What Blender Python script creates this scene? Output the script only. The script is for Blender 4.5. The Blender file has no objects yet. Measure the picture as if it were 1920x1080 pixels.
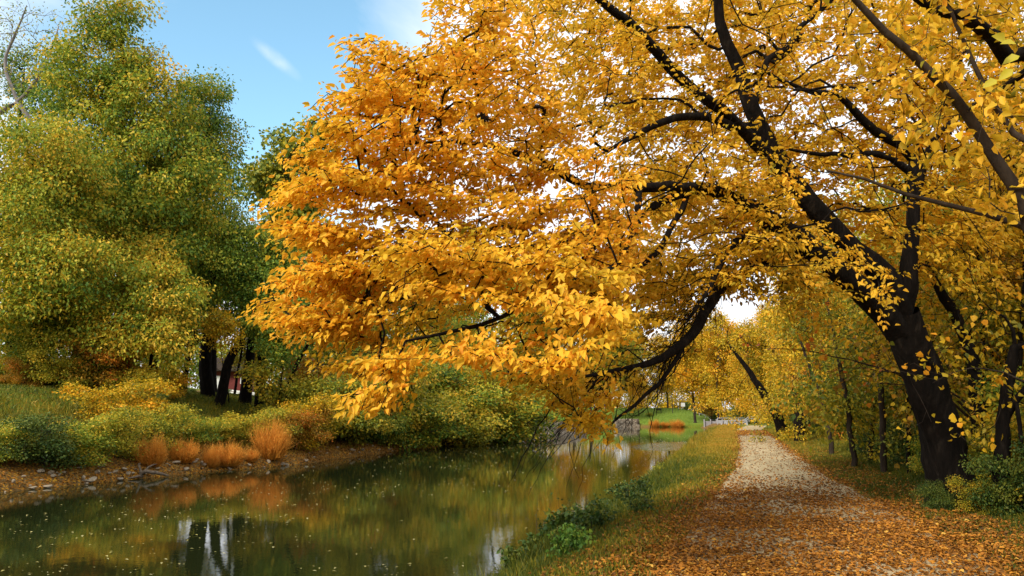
import bpy, math, random
import numpy as np
from mathutils import Vector

SC = bpy.context.scene
COL = SC.collection
PI = math.pi
R = math.radians
rng = np.random.default_rng(11)
random.seed(5)

# ------------------------------------------------------------ camera
FPX = 1423.0
PITCH = math.atan(237 / FPX)
YAW = math.atan(440 / FPX * math.cos(PITCH))
CAMP = np.array([0.0, 0.0, 1.6])
cd = bpy.data.cameras.new('camera')
cam = bpy.data.objects.new('camera', cd)
COL.objects.link(cam)
cam.location = CAMP
cam.rotation_euler = (PI / 2 + PITCH, 0, YAW)
cd.sensor_width = 36
cd.lens = 36 * FPX / 1920
cd.clip_start = 0.1
cd.clip_end = 5000
SC.camera = cam
FWD = np.array([-math.sin(YAW) * math.cos(PITCH), math.cos(YAW) * math.cos(PITCH), math.sin(PITCH)])
RGT = np.array([math.cos(YAW), math.sin(YAW), 0.0])
UPV = np.cross(RGT, FWD)


def ray(px, py):
    px = np.asarray(px, float)[..., None]
    py = np.asarray(py, float)[..., None]
    return FWD + (px - 960) / FPX * RGT - (py - 540) / FPX * UPV


def P(px, py, d):
    return CAMP + ray(px, py) * np.asarray(d, float)[..., None]


def G(px, py, z=0.0):
    r = ray(px, py)
    return CAMP + r * ((z - 1.6) / r[..., 2:3])


def proj(p):
    v = np.asarray(p) - CAMP
    d = v @ FWD
    return 960 + (v @ RGT) / d * FPX, 540 - (v @ UPV) / d * FPX, d


# ------------------------------------------------------------ sun and sky
SUN_EL, SUN_AZ = R(33), R(202)          # azimuth clockwise from +Y (north): behind the camera, to the left
SUN_STRENGTH = 3.5
sdir = Vector((math.sin(SUN_AZ) * math.cos(SUN_EL), math.cos(SUN_AZ) * math.cos(SUN_EL), math.sin(SUN_EL)))
sl = bpy.data.lights.new('sun', 'SUN')
sl.energy = SUN_STRENGTH
sl.angle = R(12)
sl.color = (1, 0.93, 0.82)
so = bpy.data.objects.new('sun', sl)
COL.objects.link(so)
so.rotation_euler = sdir.to_track_quat('Z', 'Y').to_euler()
so.location = (0, -20, 40)

world = bpy.data.worlds.new('World')
SC.world = world
world.use_nodes = True
wn = world.node_tree.nodes
wl = world.node_tree.links
wn.clear()


def N(nodes, t, **kw):
    n = nodes.new(t)
    for k, v in kw.items():
        setattr(n, k, v)
    return n


def setin(n, **kw):
    for k, v in kw.items():
        n.inputs[k.replace('_', ' ')].default_value = v
    return n


def ramp(nodes, stops, interp='LINEAR'):
    n = nodes.new('ShaderNodeValToRGB')
    cr = n.color_ramp
    cr.interpolation = interp
    while len(cr.elements) > 1:
        cr.elements.remove(cr.elements[-1])
    for i, (p, c) in enumerate(stops):
        e = cr.elements[0] if i == 0 else cr.elements.new(p)
        e.position = p
        if not hasattr(c, '__len__'):
            c = (c, c, c)
        e.color = (c[0], c[1], c[2], 1)
    return n


def mmath(nodes, links, op, a, b=None, clamp=False):
    n = nodes.new('ShaderNodeMath')
    n.operation = op
    n.use_clamp = clamp
    for i, v in enumerate((a, b)):
        if v is None:
            continue
        if isinstance(v, (int, float)):
            n.inputs[i].default_value = v
        else:
            links.new(v, n.inputs[i])
    return n.outputs[0]


wout = N(wn, 'ShaderNodeOutputWorld')
wbg = N(wn, 'ShaderNodeBackground')
wbg.inputs['Strength'].default_value = 0.15
sky = N(wn, 'ShaderNodeTexSky')
sky.sky_type = 'NISHITA'
sky.sun_disc = False
sky.sun_elevation = SUN_EL
sky.sun_rotation = SUN_AZ
sky.air_density = 1.0
sky.dust_density = 0.4
sky.ozone_density = 2.0
wtc = N(wn, 'ShaderNodeTexCoord')
hs = N(wn, 'ShaderNodeHueSaturation')
hs.inputs['Hue'].default_value = 0.475
hs.inputs['Saturation'].default_value = 1.0
hs.inputs['Value'].default_value = 1.5
wl.new(sky.outputs[0], hs.inputs['Color'])
nz = N(wn, 'ShaderNodeTexNoise')
setin(nz, Scale=2.6, Detail=8.0, Roughness=0.58, Distortion=0.5)
mp = N(wn, 'ShaderNodeMapping')
mp.inputs['Scale'].default_value = (1, 1, 2.2)
mp.inputs['Location'].default_value = (0.3, 0.1, 0.0)
wl.new(wtc.outputs['Generated'], mp.inputs[0])
wl.new(mp.outputs[0], nz.inputs['Vector'])
# the open blue window in the cloud, high over the left bank
bdir = Vector(ray(440, 120).tolist()).normalized()
dt = N(wn, 'ShaderNodeVectorMath', operation='DOT_PRODUCT')
wl.new(wtc.outputs['Generated'], dt.inputs[0])
dt.inputs[1].default_value = bdir
win = N(wn, 'ShaderNodeMapRange')
setin(win, From_Min=math.cos(R(17)), From_Max=math.cos(R(3)), To_Min=0.36, To_Max=-0.26)
wl.new(dt.outputs['Value'], win.inputs['Value'])
cf = mmath(wn, wl, 'ADD', nz.outputs['Fac'], win.outputs[0])
cr = ramp(wn, [(0.38, 0.0), (0.56, 0.36), (0.78, 1.0)])
wl.new(cf, cr.inputs[0])
# one thin wisp
w1 = Vector(ray(470, 70).tolist()).normalized()
w2 = Vector(ray(565, 150).tolist()).normalized()
ax = (w2 - w1).normalized()
wc = (w1 + w2) / 2
sub = N(wn, 'ShaderNodeVectorMath', operation='SUBTRACT')
wl.new(wtc.outputs['Generated'], sub.inputs[0])
sub.inputs[1].default_value = wc
wns = N(wn, 'ShaderNodeTexNoise')
setin(wns, Scale=28.0, Detail=5.0)
wl.new(wtc.outputs['Generated'], wns.inputs['Vector'])


def vdot(vec, const):
    n = N(wn, 'ShaderNodeVectorMath', operation='DOT_PRODUCT')
    wl.new(vec, n.inputs[0])
    n.inputs[1].default_value = const
    return n.outputs['Value']


al = vdot(sub.outputs[0], ax)
ac = vdot(sub.outputs[0], ax.cross(wc.normalized()))
a2 = mmath(wn, wl, 'POWER', mmath(wn, wl, 'MULTIPLY', mmath(wn, wl, 'ABSOLUTE', al), 24.0), 2.0)
c2 = mmath(wn, wl, 'POWER', mmath(wn, wl, 'MULTIPLY', mmath(wn, wl, 'ABSOLUTE', ac), 95.0), 2.0)
rr = mmath(wn, wl, 'ADD', a2, c2)
wf = mmath(wn, wl, 'SUBTRACT', 1.0, rr, True)
wf = mmath(wn, wl, 'MULTIPLY', mmath(wn, wl, 'POWER', wf, 1.8), mmath(wn, wl, 'MULTIPLY', mmath(wn, wl, 'POWER', wns.outputs['Fac'], 2.6), 1.0), True)
fac = mmath(wn, wl, 'MAXIMUM', cr.outputs[0], wf)
mx = N(wn, 'ShaderNodeMixRGB')
wl.new(fac, mx.inputs[0])
wl.new(hs.outputs[0], mx.inputs[1])
mx.inputs[2].default_value = (6.2, 6.4, 6.7, 1)
wl.new(mx.outputs[0], wbg.inputs['Color'])
wl.new(wbg.outputs[0], wout.inputs[0])

SC.view_settings.view_transform = 'Standard'
SC.view_settings.look = 'None'
SC.view_settings.gamma = 1
SC.view_settings.exposure = 0.44
SC.cycles.max_bounces = 6
SC.cycles.diffuse_bounces = 3
SC.cycles.glossy_bounces = 3
SC.cycles.transmission_bounces = 4
SC.cycles.caustics_reflective = False
SC.cycles.caustics_refractive = False


# ------------------------------------------------------------ tagging
def tag(o, label=None, cat=None, group=None, kind=None):
    if label: o['label'] = label
    if cat: o['category'] = cat
    if group: o['group'] = group
    if kind: o['kind'] = kind
    return o


def empty(name, loc, label, cat, group=None):
    o = bpy.data.objects.new(name, None)
    o.empty_display_size = 0.3
    COL.objects.link(o)
    o.location = [float(v) for v in loc]
    return tag(o, label, cat, group)


def copy_tree(o, parent=None):
    c = o.copy()
    COL.objects.link(c)
    if parent is not None:
        c.parent = parent
    for ch in list(o.children):
        copy_tree(ch, c)
    return c


def mesh_obj(name, verts, faces, mat, parent=None, tint=None, smooth=False, origin=None):
    """verts (n,3); faces: list of int arrays (m,k) with equal k in each."""
    verts = np.asarray(verts, np.float32)
    if origin is not None:
        verts = verts - np.asarray(origin, np.float32)
    me = bpy.data.meshes.new(name)
    if not isinstance(faces, (list, tuple)):
        faces = [faces]
    faces = [np.asarray(f, np.int32) for f in faces if len(f)]
    nl = sum(f.size for f in faces)
    nf = sum(len(f) for f in faces)
    me.vertices.add(len(verts))
    me.vertices.foreach_set('co', verts.ravel())
    me.loops.add(nl)
    me.loops.foreach_set('vertex_index', np.concatenate([f.ravel() for f in faces]))
    me.polygons.add(nf)
    st = []
    c = 0
    for f in faces:
        st.append(c + np.arange(len(f), dtype=np.int32) * f.shape[1])
        c += f.size
    me.polygons.foreach_set('loop_start', np.concatenate(st))
    if smooth:
        me.polygons.foreach_set('use_smooth', np.ones(nf, bool))
    if tint is not None:
        a = me.attributes.new('tint', 'FLOAT', 'FACE')
        a.data.foreach_set('value', np.asarray(tint, np.float32))
    me.update(calc_edges=True)
    me.materials.append(mat)
    o = bpy.data.objects.new(name, me)
    COL.objects.link(o)
    if parent is not None:
        o.parent = parent
    return o


class MB:
    """collects polygons of mixed size into one mesh"""
    def __init__(self):
        self.v, self.f = [], []

    def add(self, vs, fs):
        b = len(self.v)
        self.v += [tuple(map(float, v)) for v in vs]
        self.f += [tuple(i + b for i in f) for f in fs]
        return self

    def box(self, c, s, rz=0.0, ry=0.0):
        cx, cy, cz = c
        out = []
        for dx in (-.5, .5):
            for dy in (-.5, .5):
                for dz in (-.5, .5):
                    x, y, z = dx * s[0], dy * s[1], dz * s[2]
                    x, z = x * math.cos(ry) + z * math.sin(ry), -x * math.sin(ry) + z * math.cos(ry)
                    x, y = x * math.cos(rz) - y * math.sin(rz), x * math.sin(rz) + y * math.cos(rz)
                    out.append((cx + x, cy + y, cz + z))
        return self.add(out, [(0, 1, 3, 2), (4, 6, 7, 5), (0, 4, 5, 1), (2, 3, 7, 6), (0, 2, 6, 4), (1, 5, 7, 3)])

    def bar(self, a, b, w):
        a, b = Vector([float(t) for t in a]), Vector([float(t) for t in b])
        t = (b - a).normalized()
        u = t.cross(Vector((0, 0, 1)))
        if u.length < .05: u = t.cross(Vector((1, 0, 0)))
        u.normalize()
        n = u.cross(t)
        vs = []
        for q in (a, b):
            for su, sn in ((-1, -1), (1, -1), (1, 1), (-1, 1)):
                vs.append(q + u * su * w / 2 + n * sn * w / 2)
        return self.add(vs, [(3, 2, 1, 0), (4, 5, 6, 7), (0, 1, 5, 4), (1, 2, 6, 5), (2, 3, 7, 6), (3, 0, 4, 7)])

    def build(self, name, mat, parent=None, bevel=0.0, smooth=False):
        me = bpy.data.meshes.new(name)
        me.from_pydata(self.v, [], self.f)
        me.materials.append(mat)
        if smooth:
            me.polygons.foreach_set('use_smooth', [True] * len(me.polygons))
        me.update()
        o = bpy.data.objects.new(name, me)
        COL.objects.link(o)
        if parent is not None: o.parent = parent
        if bevel:
            m = o.modifiers.new('bevel', 'BEVEL')
            m.width = bevel
            m.segments = 2
        return o


# ------------------------------------------------------------ materials
def newmat(name):
    m = bpy.data.materials.new(name)
    m.use_nodes = True
    nt = m.node_tree
    nt.nodes.clear()
    out = nt.nodes.new('ShaderNodeOutputMaterial')
    return m, nt.nodes, nt.links, out


def leafmat(name, stops, trans=0.38, rnd=0.12, rough=0.55, spec=0.25, patch=0.16, pscale=0.5):
    m, n, l, out = newmat(name)
    at = N(n, 'ShaderNodeAttribute', attribute_name='tint')
    oi = N(n, 'ShaderNodeObjectInfo')
    tc = N(n, 'ShaderNodeTexCoord')
    nz = N(n, 'ShaderNodeTexNoise')
    setin(nz, Scale=pscale, Detail=2.0)
    l.new(tc.outputs['Object'], nz.inputs['Vector'])
    a = mmath(n, l, 'ADD', at.outputs['Fac'], mmath(n, l, 'MULTIPLY', mmath(n, l, 'SUBTRACT', oi.outputs['Random'], .5), rnd * 2))
    a = mmath(n, l, 'ADD', a, mmath(n, l, 'MULTIPLY', mmath(n, l, 'SUBTRACT', nz.outputs['Fac'], .5), patch * 4), True)
    r = ramp(n, stops)
    l.new(a, r.inputs[0])
    pb = N(n, 'ShaderNodeBsdfPrincipled')
    setin(pb, Roughness=rough)
    pb.inputs['Specular IOR Level'].default_value = spec
    l.new(r.outputs[0], pb.inputs['Base Color'])
    tr = N(n, 'ShaderNodeBsdfTranslucent')
    l.new(r.outputs[0], tr.inputs['Color'])
    mx = N(n, 'ShaderNodeMixShader')
    mx.inputs[0].default_value = trans
    l.new(pb.outputs[0], mx.inputs[1])
    l.new(tr.outputs[0], mx.inputs[2])
    l.new(mx.outputs[0], out.inputs[0])
    return m


def noisemat(name, stops, scale=4.0, detail=6.0, rough=0.85, bump=0.3, bscale=None, stretch=(1, 1, 1), spec=0.3, dist=0.02):
    m, n, l, out = newmat(name)
    tc = N(n, 'ShaderNodeTexCoord')
    mp = N(n, 'ShaderNodeMapping')
    mp.inputs['Scale'].default_value = stretch
    l.new(tc.outputs['Object'], mp.inputs[0])
    nz = N(n, 'ShaderNodeTexNoise')
    setin(nz, Scale=scale, Detail=detail, Roughness=0.65)
    l.new(mp.outputs[0], nz.inputs['Vector'])
    r = ramp(n, stops)
    l.new(nz.outputs['Fac'], r.inputs[0])
    pb = N(n, 'ShaderNodeBsdfPrincipled')
    setin(pb, Roughness=rough)
    pb.inputs['Specular IOR Level'].default_value = spec
    l.new(r.outputs[0], pb.inputs['Base Color'])
    if bump:
        n2 = N(n, 'ShaderNodeTexNoise')
        setin(n2, Scale=bscale or scale * 4, Detail=5.0)
        l.new(mp.outputs[0], n2.inputs['Vector'])
        b = N(n, 'ShaderNodeBump')
        setin(b, Strength=bump, Distance=dist)
        l.new(n2.outputs['Fac'], b.inputs['Height'])
        l.new(b.outputs[0], pb.inputs['Normal'])
    l.new(pb.outputs[0], out.inputs[0])
    return m


M = {}
M['gold'] = leafmat('gold_leaf', [(0, (0.22, 0.20, 0.012)), (0.25, (0.58, 0.38, 0.018)), (0.6, (0.88, 0.52, 0.032)), (0.85, (0.90, 0.44, 0.03)), (1, (0.84, 0.34, 0.02))], trans=0.46, rnd=0, patch=0.10, pscale=0.7)
M['yellow'] = leafmat('yellow_leaf', [(0, (0.1420, 0.1492, 0.0130)), (0.3, (0.4272, 0.3192, 0.0160)), (0.7, (0.7356, 0.4579, 0.0200)), (1, (0.8787, 0.3829, 0.0200))])
M['olive'] = leafmat('olive_leaf', [(0, (0.097, 0.152, 0.021)), (0.35, (0.278, 0.289, 0.026)), (0.7, (0.526, 0.428, 0.028)), (1, (0.762, 0.470, 0.037))])
M['green'] = leafmat('green_leaf', [(0, (0.068, 0.149, 0.025)), (0.3, (0.176, 0.274, 0.029)), (0.6, (0.365, 0.385, 0.031)), (0.85, (0.568, 0.447, 0.035)), (1, (0.756, 0.471, 0.040))])
M['freshgreen'] = leafmat('fresh_green_leaf', [(0, (0.046, 0.122, 0.017)), (0.5, (0.119, 0.236, 0.031)), (1, (0.237, 0.294, 0.026))])
M['rust'] = leafmat('rust_leaf', [(0, (0.149, 0.113, 0.013)), (0.4, (0.340, 0.192, 0.017)), (0.75, (0.531, 0.248, 0.017)), (1, (0.637, 0.158, 0.017))])
M['red'] = leafmat('red_leaf', [(0, (0.30, 0.12, 0.02)), (0.5, (0.55, 0.07, 0.012)), (1, (0.65, 0.03, 0.01))])
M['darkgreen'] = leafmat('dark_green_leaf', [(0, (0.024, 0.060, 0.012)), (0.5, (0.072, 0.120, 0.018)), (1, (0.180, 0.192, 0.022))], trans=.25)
M['reed'] = leafmat('orange_grass', [(0, (0.431, 0.200, 0.026)), (0.5, (0.742, 0.300, 0.033)), (1, (0.828, 0.425, 0.078))], trans=.4, patch=.05)
M['grass'] = leafmat('grass_blade', [(0, (0.042, 0.072, 0.009)), (0.4, (0.136, 0.144, 0.012)), (0.7, (0.334, 0.244, 0.018)), (1, (0.481, 0.271, 0.035))], patch=0.2, pscale=.4, rnd=0)
M['litter'] = leafmat('fallen_leaf', [(0, (0.0644, 0.0308, 0.0095)), (0.3, (0.2024, 0.0854, 0.0133)), (0.6, (0.3864, 0.1470, 0.0152)), (0.85, (0.4968, 0.2165, 0.0209)), (1, (0.5888, 0.3406, 0.0570))], trans=.1, patch=0.12, pscale=1.2, rnd=0, rough=.7)
M['afloat'] = leafmat('floating_leaf', [(0, (0.20, 0.16, 0.03)), (0.5, (0.42, 0.36, 0.10)), (1, (0.62, 0.55, 0.25))], trans=.1, patch=.1, rnd=0, rough=.6)
M['bark'] = noisemat('dark_bark', [(0.3, (0.0030, 0.0024, 0.0018)), (0.55, (0.0090, 0.0067, 0.0051)), (0.75, (0.0275, 0.0216, 0.0156))], scale=9, stretch=(1, 1, .25), bump=.9, bscale=22, rough=.95, spec=.1, dist=.03)
M['bark2'] = noisemat('brown_bark', [(0.3, (0.018, 0.013, 0.01)), (0.6, (0.05, 0.037, 0.026)), (0.8, (0.10, 0.08, 0.06))], scale=5, stretch=(1, 1, .3), bump=.7, rough=.95, spec=.1)
M['barkgrey'] = noisemat('pale_bark', [(0.3, (0.09, 0.08, 0.075)), (0.6, (0.2, 0.18, 0.17)), (0.8, (0.3, 0.28, 0.26))], scale=5, stretch=(1, 1, .3), bump=.4)
M['rock'] = noisemat('pale_rock', [(0.3, (0.16, 0.12, 0.08)), (0.5, (0.34, 0.27, 0.18)), (0.75, (0.50, 0.42, 0.31))], scale=6, bump=.7, bscale=18)
M['drift'] = noisemat('driftwood', [(0.3, (0.07, 0.05, 0.035)), (0.7, (0.25, 0.19, 0.13))], scale=12, stretch=(1, 1, 1), bump=.5)
M['whitewood'] = noisemat('weathered_white_timber', [(0.3, (0.26, 0.26, 0.27)), (0.7, (0.42, 0.42, 0.43))], scale=3, bump=.2)
M['greywood'] = noisemat('grey_timber', [(0.3, (0.16, 0.15, 0.15)), (0.7, (0.33, 0.31, 0.31))], scale=3, bump=.3)
M['white'] = noisemat('white_paint', [(0.3, (0.62, 0.62, 0.6)), (0.7, (0.78, 0.78, 0.76))], scale=6, bump=0)
M['dark'] = noisemat('dark_metal', [(0.3, (0.02, 0.02, 0.02)), (0.7, (0.04, 0.035, 0.03))], scale=6, bump=0)
M['redpaint'] = noisemat('red_paint', [(0.3, (0.1100, 0.0210, 0.0180)), (0.7, (0.1700, 0.0360, 0.0300))], scale=3, bump=.1)
M['roof'] = noisemat('grey_roof', [(0.3, (0.10, 0.09, 0.085)), (0.7, (0.18, 0.16, 0.15))], scale=3, bump=.2)

# ------------------------------------------------------------ terrain
def sstep(a, b, x):
    t = np.clip((x - a) / (b - a), 0, 1)
    return t * t * (3 - 2 * t)


def hnoise(x, y, s, seed=0):
    r = np.random.default_rng(seed)
    o = np.zeros_like(np.asarray(x, float))
    for i in range(7):
        a = r.uniform(0, 2 * PI)
        k = s * r.uniform(.6, 1.8)
        o = o + np.sin((x * math.cos(a) + y * math.sin(a)) * k + r.uniform(0, 9)) / 7
    return o


WZ = -0.8


def xr(y):
    return np.interp(y, [-60, 8, 15, 20, 32, 68, 104, 125, 137, 142, 150], [-3.6, -3.5, -3.3, -3.0, -3.2, -4.1, -4.8, -5.6, -6.4, -7.6, -9]) + hnoise(np.zeros_like(np.asarray(y, float)), y, 1.3, 3) * .25 + hnoise(np.zeros_like(np.asarray(y, float)), y, 4.5, 13) * .16


def xl(y):
    return np.interp(y, [-60, 10, 20, 28, 33, 44, 72, 105, 128, 144, 149, 151.5, 153], [-21.5, -22, -22.2, -22, -20.9, -22.3, -22.4, -22.7, -23.2, -23.2, -21, -14, -9]) + hnoise(np.zeros_like(np.asarray(y, float)), y, 1.1, 4) * .35 * (np.asarray(y) < 70)


def height(x, y):
    x = np.asarray(x, float)
    y = np.asarray(y, float)
    a, b = xr(y), xl(y)
    wall = sstep(70.5, 72, y) * (1 - sstep(112, 114, y)) + sstep(142, 143, y) * (1 - sstep(149, 150, y))
    # right side
    s = x - a
    t = np.clip(s / 2.0, 0, 1)
    hr = WZ + 0.8 * (1 - (1 - t) ** 1.8)
    hr = hr + 0.10 * sstep(3.0, 6, x) - .9 * sstep(9, 22, x) + hnoise(x, y, .9, 1) * .05 * sstep(2.6, 4, x)
    hr = np.where(s < 0, WZ - 1.1 * (1 - np.exp(s * 1.2)), hr)
    # left side
    q = b - x
    steep = WZ + 0.75 * (1 - np.exp(-np.clip(q, 0, 50) * 1.6)) + 0.2 * sstep(0.8, 2.5, q)
    steep = steep * (1 - wall) + wall * (WZ + 1.25 * sstep(0.15, .45, q))
    far = sstep(95, 130, y)
    rise = (2.75 * (1 - far) + 2.6 * far) * sstep(1.0, 11 + 9 * far, q) + 3.3 * sstep(20, 52, q) * (1 - far)
    rise = rise * (1 - 0.35 * wall * (1 - far)) + .6 * wall * sstep(1, 9, q) * (1 - far)
    hl = steep + rise + hnoise(x, y, .6, 2) * .10 * sstep(.5, 3, q) * (1 - far)
    hl = np.where(q < 0, WZ - 1.1 * (1 - np.exp(q * 1.2)), hl)
    mid = (a + b) / 2
    h = np.where(x > mid, hr, hl)
    # canal head: a lawn closes the channel
    ye = np.interp(x, [-24, -21, -14, -9, -5], [147, 149, 151.5, 152.5, 153])
    se = y - ye
    mm = np.maximum(se, -23.2 - x)
    hf = np.where(mm < 0, WZ - 1.1 * (1 - np.exp(np.minimum(mm, 0) * 1.2)), WZ + .8 * (1 - np.exp(-np.maximum(mm, 0) * 1.6)) + 2.9 * sstep(1, 22, mm) * (1 - sstep(-16, -2, x)))
    return np.where((y > 147) & (x < xr(y) + .5), np.where(x < -23.2, np.maximum(hf, h) if False else hf, hf), h)


def axis_pts(segs):
    out = []
    for a, b, st in segs:
        out += list(np.arange(a, b, st))
    out.append(segs[-1][1])
    return np.array(out, float)


gx = axis_pts([(-1600, -300, 100), (-300, -60, 8), (-60, -30, 1.2), (-30, -24.5, .6), (-24.5, -20, .18), (-20, -6, 1.4), (-6, 7, .2), (7, 20, .8), (20, 80, 6), (80, 300, 20), (300, 1600, 100)])
gy = axis_pts([(-300, -20, 20), (-20, 0, 2), (0, 40, .4), (40, 80, .7), (80, 160, 1.0), (160, 240, 4), (240, 600, 20), (600, 2400, 120)])
X, Y = np.meshgrid(gx, gy)
Z = height(X, Y)
nx, ny = len(gx), len(gy)
idx = np.arange(nx * ny).reshape(ny, nx)
quads = np.stack([idx[:-1, :-1], idx[:-1, 1:], idx[1:, 1:], idx[1:, :-1]], -1).reshape(-1, 4)


def attr(o, name, vals):
    a = o.data.attributes.new(name, 'FLOAT', 'POINT')
    a.data.foreach_set('value', np.asarray(vals, np.float32).ravel())


# ground: grass, leaf litter and bare earth, mixed by where each grows or lies
m, n, l, out = newmat('ground_cover')
tc = N(n, 'ShaderNodeTexCoord')
ga = N(n, 'ShaderNodeAttribute', attribute_name='grassy')
la = N(n, 'ShaderNodeAttribute', attribute_name='littered')
wa_ = N(n, 'ShaderNodeAttribute', attribute_name='mown')
n1 = N(n, 'ShaderNodeTexNoise'); setin(n1, Scale=.8, Detail=8.0, Roughness=.7)
n2 = N(n, 'ShaderNodeTexNoise'); setin(n2, Scale=14.0, Detail=6.0, Roughness=.75)
n3 = N(n, 'ShaderNodeTexVoronoi'); setin(n3, Scale=16.0)
for q in (n1, n2, n3): l.new(tc.outputs['Object'], q.inputs['Vector'])
rg = ramp(n, [(.25, (.045, .075, .01)), (.5, (.10, .14, .014)), (.75, (.20, .19, .02))])
re = ramp(n, [(.25, (.09, .055, .02)), (.5, (.17, .105, .035)), (.8, (.22, .14, .06))])
rl = ramp(n, [(0, (.10, .05, .01)), (.4, (.26, .11, .014)), (.75, (.42, .17, .016)), (1, (.52, .28, .03))])
mixn = mmath(n, l, 'ADD', mmath(n, l, 'MULTIPLY', n1.outputs['Fac'], .45), mmath(n, l, 'MULTIPLY', n2.outputs['Fac'], .55))
l.new(mixn, rg.inputs[0]); l.new(mixn, re.inputs[0])
sepc = N(n, 'ShaderNodeSeparateColor'); l.new(n3.outputs['Color'], sepc.inputs[0]); l.new(sepc.outputs[0], rl.inputs[0])


def thr(av, nv):
    a = mmath(n, l, 'ADD', av, mmath(n, l, 'MULTIPLY', mmath(n, l, 'SUBTRACT', nv, .5), 1.3))
    mr = N(n, 'ShaderNodeMapRange'); setin(mr, From_Min=.35, From_Max=.65); l.new(a, mr.inputs['Value'])
    return mr.outputs[0]


mA = N(n, 'ShaderNodeMixRGB'); l.new(thr(ga.outputs['Fac'], n2.outputs['Fac']), mA.inputs[0]); l.new(re.outputs[0], mA.inputs[1]); l.new(rg.outputs[0], mA.inputs[2])
mB = N(n, 'ShaderNodeMixRGB'); l.new(thr(la.outputs['Fac'], sepc.outputs[1]), mB.inputs[0]); l.new(mA.outputs[0], mB.inputs[1]); l.new(rl.outputs[0], mB.inputs[2])
rw = ramp(n, [(.3, (.10, .17, .022)), (.6, (.17, .24, .03)), (.8, (.27, .29, .045))]); l.new(mixn, rw.inputs[0])
mC = N(n, 'ShaderNodeMixRGB'); l.new(wa_.outputs['Fac'], mC.inputs[0]); l.new(mB.outputs[0], mC.inputs[1]); l.new(rw.outputs[0], mC.inputs[2])
mB = mC
pb = N(n, 'ShaderNodeBsdfPrincipled'); setin(pb, Roughness=.95); pb.inputs['Specular IOR Level'].default_value = .1
l.new(mB.outputs[0], pb.inputs['Base Color'])
bp = N(n, 'ShaderNodeBump'); setin(bp, Strength=.8, Distance=.05); l.new(n2.outputs['Fac'], bp.inputs['Height']); l.new(bp.outputs[0], pb.inputs['Normal'])
l.new(pb.outputs[0], out.inputs[0])
ground = mesh_obj('ground', np.stack([X, Y, Z], -1).reshape(-1, 3), quads, m, smooth=True)
tag(ground, 'grassy and leaf covered canal banks', kind='structure')


def edge_l(y):      # left edge of the gravel path
    return np.interp(y, [0, 8, 16, 24, 40, 58, 66, 72, 80, 110], [-.95, -.9, -.7, -.42, -.4, -.75, -.9, -1.0, -1.1, -1.2]) + hnoise(np.zeros_like(np.asarray(y, float)), y, 2.1, 8) * .10


def edge_r(y):
    return np.interp(y, [0, 9, 14, 21, 34, 58, 70, 110], [2.5, 2.45, 2.3, 1.95, 1.8, 1.7, 1.3, 1.5]) + hnoise(np.zeros_like(np.asarray(y, float)), y, 1.7, 9) * .12


def litter_w(x, y):
    """how thickly leaves lie, 0..1"""
    c = 1 - sstep(11, 23, y)
    onpath = sstep(edge_l(y) - .1, edge_l(y) + .35, x) * (1 - sstep(edge_r(y) - .35, edge_r(y) + .1, x))
    w = 1.0 * c * sstep(-2.6, -.8, x) * (1 - .55 * sstep(3.0, 5.0, x))
    verge = .5 * (1 - onpath) * sstep(-2.9, -1.2, x) * (1 - sstep(60, 75, y)) + .25 * sstep(5, 7, x)
    cross = .95 * sstep(58, 64, y) * (1 - sstep(74, 84, y)) * sstep(-3.9, -2.5, x) * (1 - sstep(4, 7, x))
    w = np.maximum(np.maximum(w, verge), cross)
    edge = .5 * np.exp(-((x - edge_r(y)) / .35) ** 2) * (1 - sstep(40, 60, y))
    return np.clip(np.maximum(w, edge), 0, 1)


q = xl(Y) - X
grassy = np.where(X > -12, .78 * sstep(-3.4, -2.8, X) * (1 - .5 * sstep(5, 9, X)), 0)
leftg = .9 * sstep(3.5, 8, q) * (1 - sstep(70, 90, Y)) * (1 - .9 * sstep(14, 18, q) * (1 - sstep(30, 36, q))) + .95 * sstep(1.5, 4, q) * sstep(95, 112, Y) + .55 * sstep(3, 8, q) * sstep(68, 75, Y) * (1 - sstep(95, 112, Y))
grassy = np.where(X < -12, np.clip(leftg, 0, 1), grassy)
grassy = np.where((Y > 150) & (X < 0), .95, grassy)
litr = np.where(X > -12, litter_w(X, Y), .45 * (1 - sstep(1.0, 5, q)) * (1 - sstep(66, 70, Y)) + .8 * sstep(70, 75, Y) * (1 - sstep(92, 104, Y)) * (1 - sstep(6, 9, q)))
attr(ground, 'grassy', grassy)
attr(ground, 'littered', litr)
mown = sstep(104, 118, Y) * sstep(WZ + .25, WZ + .7, Z) * (1 - sstep(-9, -6, X)) * sstep(-75, -60, X) * (1 - sstep(178, 190, Y))
attr(ground, 'mown', mown)

# path: crushed stone
m, n, l, out = newmat('crushed_stone')
tc = N(n, 'ShaderNodeTexCoord')
n1 = N(n, 'ShaderNodeTexNoise'); setin(n1, Scale=1.1, Detail=8.0, Roughness=.7)
n2 = N(n, 'ShaderNodeTexNoise'); setin(n2, Scale=45.0, Detail=4.0, Roughness=.8)
mp = N(n, 'ShaderNodeMapping'); mp.inputs['Scale'].default_value = (1, .35, 1)
l.new(tc.outputs['Object'], mp.inputs[0]); l.new(mp.outputs[0], n1.inputs['Vector']); l.new(tc.outputs['Object'], n2.inputs['Vector'])
mixn = mmath(n, l, 'ADD', mmath(n, l, 'MULTIPLY', n1.outputs['Fac'], .6), mmath(n, l, 'MULTIPLY', n2.outputs['Fac'], .4))
r1 = ramp(n, [(.3, (.20, .145, .075)), (.5, (.40, .31, .17)), (.7, (.58, .47, .29))]); l.new(mixn, r1.inputs[0])
pb = N(n, 'ShaderNodeBsdfPrincipled'); setin(pb, Roughness=.95); pb.inputs['Specular IOR Level'].default_value = .15
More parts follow.
